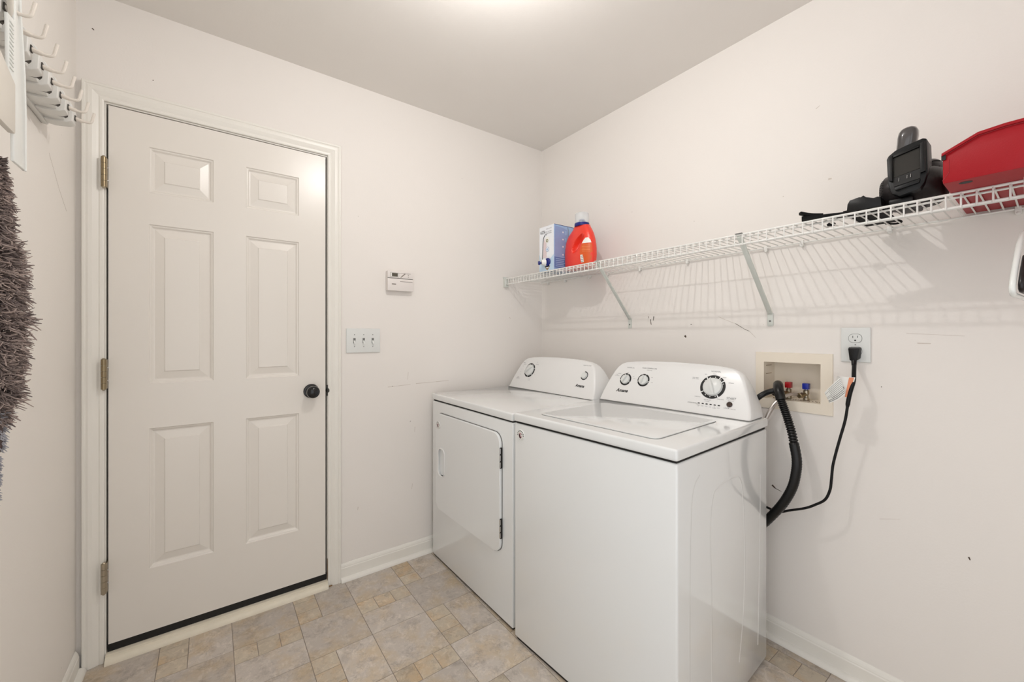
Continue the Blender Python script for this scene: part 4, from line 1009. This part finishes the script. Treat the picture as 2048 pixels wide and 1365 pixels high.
B().prism([(-1.849, 1.735), (-1.859, 1.738), (-1.862, 1.640), (-1.853, 1.637)], lambda y, z, t: dk(y, z, t), -0.300, -0.3085).out('dock_rail', M['tool2'], tl, bevel=0.001)
B().prism([(-1.803, 1.608), (-1.853, 1.619), (-1.851, 1.607), (-1.805, 1.597)], lambda y, z, t: dk(y, z, t), -0.300, -0.3070).out('dock_lip', M['tool4'], tl, bevel=0.001)
for y_ in (-1.811, -1.827, -1.834):
    zc_ = 1.6335-(y_+1.82)*0.25
    B().tube([dk(y_, zc_-0.0055, -0.3035), dk(y_, zc_+0.0055, -0.3035)], 0.0007, 6).out('contact_pin', M['chrome'], tl)
b = B(); rings = []
for (z_, wy, wx) in ((1.690, 0.020, 0.024), (1.730, 0.0205, 0.024), (1.744, 0.021, 0.025), (1.757, 0.020, 0.024), (1.765, 0.016, 0.020), (1.770, 0.009, 0.012), (1.771, 0.002, 0.003)):
    rings.append([(-0.245+wx*math.copysign(abs(math.cos(t))**0.75, math.cos(t)), -1.8325+wy*math.copysign(abs(math.sin(t))**0.75, math.sin(t))-(z_-1.735)*0.1, z_) for t in [2*PI*j/28 for j in range(28)]])
b.loft(rings).out('handle_cap', M['tool3'], tl, smooth=True, ang=60)
B().box((-0.285, -1.850, 1.5545), (-0.15, -1.800, 1.572)).out('foot_pad', M['tool2'], tl, bevel=0.004)

# ---- black strap with a box-like holder lying on the shelf
hs = empty('tool_holster', (-0.20, -1.70, SZ), label='flat black strap and holster lying on the wire shelf, left of the blower', cat='holster')
b = B()
def strip(pts, w, th=0.004):
    b = B(); pts = [Vector(p) for p in pts]; rings = []
    for i, p in enumerate(pts):
        t = (pts[min(i+1, len(pts)-1)]-pts[max(i-1, 0)]); t.z = 0; t.normalize(); s = Vector((-t.y, t.x, 0))*w/2; u = Vector((0, 0, th/2))
        rings.append([tuple(p-s-u), tuple(p+s-u), tuple(p+s+u), tuple(p-s+u)])
    return b.loft(rings)
strip(smoothpath([(-0.300, -1.600, 1.5635), (-0.288, -1.640, 1.561), (-0.275, -1.690, 1.5585), (-0.265, -1.740, 1.557), (-0.255, -1.79, 1.557)], 5), 0.030, 0.010).out('strap', M['strap'], hs)
strip(smoothpath([(-0.320, -1.602, 1.577), (-0.300, -1.625, 1.570), (-0.285, -1.650, 1.5665)], 4), 0.014, 0.008).out('strap_end', M['strap'], hs)
B().box((-0.290, -1.780, 1.5545), (-0.060, -1.700, 1.566)).out('holster_base', M['strap'], hs, bevel=0.003)
B().prism([(-1.712, 1.558), (-1.714, 1.580), (-1.719, 1.590), (-1.741, 1.5945), (-1.744, 1.593), (-1.750, 1.597), (-1.754, 1.591), (-1.764, 1.587), (-1.772, 1.5835), (-1.780, 1.585), (-1.787, 1.583), (-1.789, 1.558)], lambda y, z, t: (t, y, z), -0.300, -0.17).out('holster_block', M['tool2'], hs, bevel=0.0015)
B().lathe((-0.17, -1.640, 1.5545), (0, 0, 1), [(0.010, 0), (0.012, 0.006), (0.007, 0.010)], 14).out('buckle_knob', M['strap'], hs)
B().tube(smoothpath([(-0.10, -1.770, 1.557), (-0.06, -1.785, 1.557), (-0.03, -1.782, 1.557), (-0.025, -1.765, 1.557), (-0.05, -1.750, 1.557)], 6), 0.003, 8).out('cord_loop', M['strap'], hs, smooth=True)

# ---- clothes hanger on the shelf's front rod
hg = empty('clothes_hanger', (-0.305, -2.036, 1.55), label='white plastic clothes hanger with black inner grip hanging at the right edge', cat='hanger')
dirv = Vector((-0.9985, 0.055, 0)).normalized()
O = Vector((-0.315, -2.0375, 0))
def hp(u, z): p = O+dirv*u; return (p.x, p.y, z)
frame_p = [(0.0, 1.432), (0.05, 1.420), (0.10, 1.392), (0.135, 1.362), (0.165, 1.333), (0.188, 1.308), (0.197, 1.294), (0.196, 1.285), (0.186, 1.280), (0.10, 1.280), (0.0, 1.280), (-0.10, 1.280), (-0.186, 1.280), (-0.196, 1.285), (-0.197, 1.294), (-0.188, 1.308), (-0.165, 1.333), (-0.10, 1.392), (-0.05, 1.420), (0.0, 1.432)]
hf = B().tube([hp(u, z) for u, z in frame_p], 0.0048, 10).out('hanger_frame', M['pan'], hg, smooth=True, ang=60)
B().tube([(hp(u*0.97, 0)[0], hp(u*0.97, 0)[1]-0.0105, 1.2870+(z-1.280)*0.90) for u, z in frame_p[3:17]], 0.0044, 8).out('black_grip', M['hangb'], hg, smooth=True, ang=60)
hk_ = [(0.0, 1.430), (0.0, 1.470), (0.002, 1.500), (0.010, 1.520), (0.018, 1.535), (0.018, 1.552), (0.008, 1.5625), (-0.006, 1.5625), (-0.014, 1.552), (-0.0155, 1.545)]
B().tube([hp(u-0.004, z) for u, z in hk_], 0.0022, 8).out('hanger_hook', M['pan'], hg, smooth=True)

# ================================================================== LEFT WALL: rack, pan, mop
rk = empty('broom_rack', (LX, -0.68, 1.85), label='white wall rack with grip slots and folding hooks, high on the left wall', cat='wall rack')
B().box((LX+0.0005, -1.10, 1.800), (LX+0.014, -0.362, 1.902)).out('rail', M['rackw'], rk, bevel=0.003)
up_ = [(-2.167, 1.802), (-2.150, 1.800), (-2.122, 1.8035), (-2.111, 1.810), (-2.109, 1.842), (-2.114, 1.860), (-2.128, 1.874), (-2.150, 1.888), (-2.167, 1.896)]
for k in range(10):
    y0_ = -0.4075-0.0708*k
    u = B().prism(up_, lambda x, z, t: (x, t, z), y0_, y0_+0.036).out('grip_block', M['rackw'], rk, bevel=0.0022, seg=3)
    if k:
        B().box((-2.167, y0_+0.0362, 1.806), (-2.126, y0_+0.0704, 1.862)).out('grip_channel', M['rackw'], rk, bevel=0.002)
        B().box((-2.150, y0_+0.0366, 1.8045), (-2.122, y0_+0.0405, 1.8080)).out('grip_pad', M['racks'], rk)
        B().prism([(-2.126, y0_+0.0364), (-2.113, y0_+0.0364), (-2.120, y0_+0.050)], lambda x, y, t: (x, y, t), 1.806, 1.822).out('grip_pad', M['racks'], rk)
    B().box((-2.1105, y0_+0.014, 1.8195), (-2.1075, y0_+0.024, 1.8335)).out('hook_pivot', M['racks'], rk)
    B().tube(smoothpath([(-2.111, y0_+0.019, 1.8265), (-2.098, y0_+0.019, 1.8230), (-2.084, y0_+0.019, 1.8215), (-2.076, y0_+0.019, 1.8255), (-2.073, y0_+0.019, 1.838), (-2.070, y0_+0.019, 1.8530)], 4), lambda i: 0.0050 if i < 6 else 0.0033, 10).out('hook', M['hook'], rk, smooth=True)
# dustpan hanging in front of the rack
dp = empty('dustpan', (-2.095, -0.92, 1.72), label='white plastic dustpan with comb teeth hanging at the left edge', cat='dustpan')
op = [(-0.842, 1.530), (-0.842, 1.640), (-0.848, 1.72), (-0.858, 1.775), (-0.868, 1.83), (-0.872, 1.90), (-0.876, 2.02), (-0.888, 2.03), (-0.893, 1.90), (-0.895, 1.80), (-0.93, 1.795), (-0.925, 1.69), (-0.905, 1.68), (-0.900, 1.53)]
B().prism(op, lambda y, z, t: (t, y, z), -2.098, -2.093).out('pan_blade', M['pan'], dp, bevel=0.0015)
B().tube([(-2.0945, y, z) for y, z in op[:7]], 0.0032, 8).out('pan_rim', M['pan'], dp, smooth=True)
for k in range(12):
    B().box((-2.0985, -0.924, 1.697+k*0.0078), (-2.0915, -0.906, 1.6995+k*0.0078)).out('comb_tooth', M['pan'], dp)
B().prism([(-0.893, 1.800), (-0.905, 1.86), (-0.925, 1.93), (-0.94, 2.03), (-0.892, 2.03)], lambda y, z, t: (t, y, z), -2.103, -2.095).out('handle', M['panb'], dp, bevel=0.002)
B().prism([(-0.905, 1.58), (-0.905, 1.675), (-0.99, 1.71), (-0.99, 1.58)], lambda y, z, t: (t, y, z), -2.100, -2.090).out('pan_hood', M['panb'], dp, bevel=0.002)
# shaggy mop
mp = empty('string_mop', (-2.13, -0.85, 1.2), label='shaggy taupe string mop head hanging below the rack on the left wall', cat='mop')
B().tube([(-2.135, -0.850, 1.05), (-2.135, -0.850, 1.98)], 0.010, 14).out('pole', M['panb'], mp, smooth=True)
B().tube(smoothpath([(-2.135, -0.85, 0.86), (-2.135, -0.85, 0.95), (-2.135, -0.85, 1.10), (-2.135, -0.85, 1.3), (-2.135, -0.85, 1.49)], 4), lambda i: 0.006 if i < 5 else 0.015, 12).out('core', M['stick'], mp, smooth=True)
Rz = [(0.86, 0.006), (0.90, 0.009), (0.97, 0.013), (1.02, 0.018), (1.05, 0.026), (1.085, 0.040), (1.17, 0.047), (1.25, 0.050), (1.31, 0.046), (1.365, 0.039), (1.40, 0.030), (1.45, 0.027), (1.52, 0.022), (1.55, 0.016)]
def Rof(z):
    for i in range(len(Rz)-1):
        if Rz[i][0] <= z <= Rz[i+1][0]:
            t = (z-Rz[i][0])/(Rz[i+1][0]-Rz[i][0]); return Rz[i][1]+(Rz[i+1][1]-Rz[i][1])*t
    return 0.006
def strands(z0, z1, n, rad, name, m, droop):
    b = B(); rnd = random.Random(3)
    for i in range(n):
        if i % 14 == 0:      # yarn grows in tufts that share a direction
            tz = rnd.uniform(z0, z1); ta = rnd.uniform(-PI, PI); tl_ = rnd.uniform(0.80, 1.12); tu = rnd.uniform(-0.5, 0.35)
        z = tz+rnd.gauss(0, 0.006); a = ta+rnd.gauss(0, 0.16); L = Rof(z)*tl_*rnd.uniform(0.72, 1.10)
        d = Vector((math.cos(a), math.sin(a), tu+rnd.uniform(-0.25, 0.25)-droop)); s = Vector((-d.y, d.x, 0))
        p = Vector((-2.135, -0.85, z))+d*0.004
        w1, w2, w3 = rnd.uniform(-.3, .3), rnd.uniform(-1.0, 1.0), rnd.uniform(-0.9, 0.5)
        pts = []
        for k in range(6):
            t = k/5; q = p+d*L*t+s*L*(w1*t*t+w2*t*t*(1-t)*1.6)+Vector((0, 0, L*(w3*t*t*0.45+0.25*math.sin(7*t+w2*3)*t*(1-t))))
            q.x = max(q.x, LX+0.003); pts.append(q)
        rr = rad*rnd.uniform(0.7, 1.35)
        b.tube(pts, lambda i_: rr*(1.0 if i_ < 5 else 0.5), 4)
    return b.out(name, m, mp, kind='stuff')
strands(1.04, 1.545, 7500, 0.0013, 'yarn', M['yarn'], 0.05)
strands(0.87, 1.05, 1400, 0.0009, 'lower_yarn', M['yarnb'], 0.3)
B().hexa([(-2.105, -0.8425, 1.58), (-2.105, -0.8375, 1.58), (-2.100, -0.8375, 1.58), (-2.100, -0.8425, 1.58), (-2.115, -0.896, 1.63), (-2.115, -0.891, 1.63), (-2.110, -0.891, 1.63), (-2.110, -0.896, 1.63)]).out('clamp_strip', M['stick'], mp)
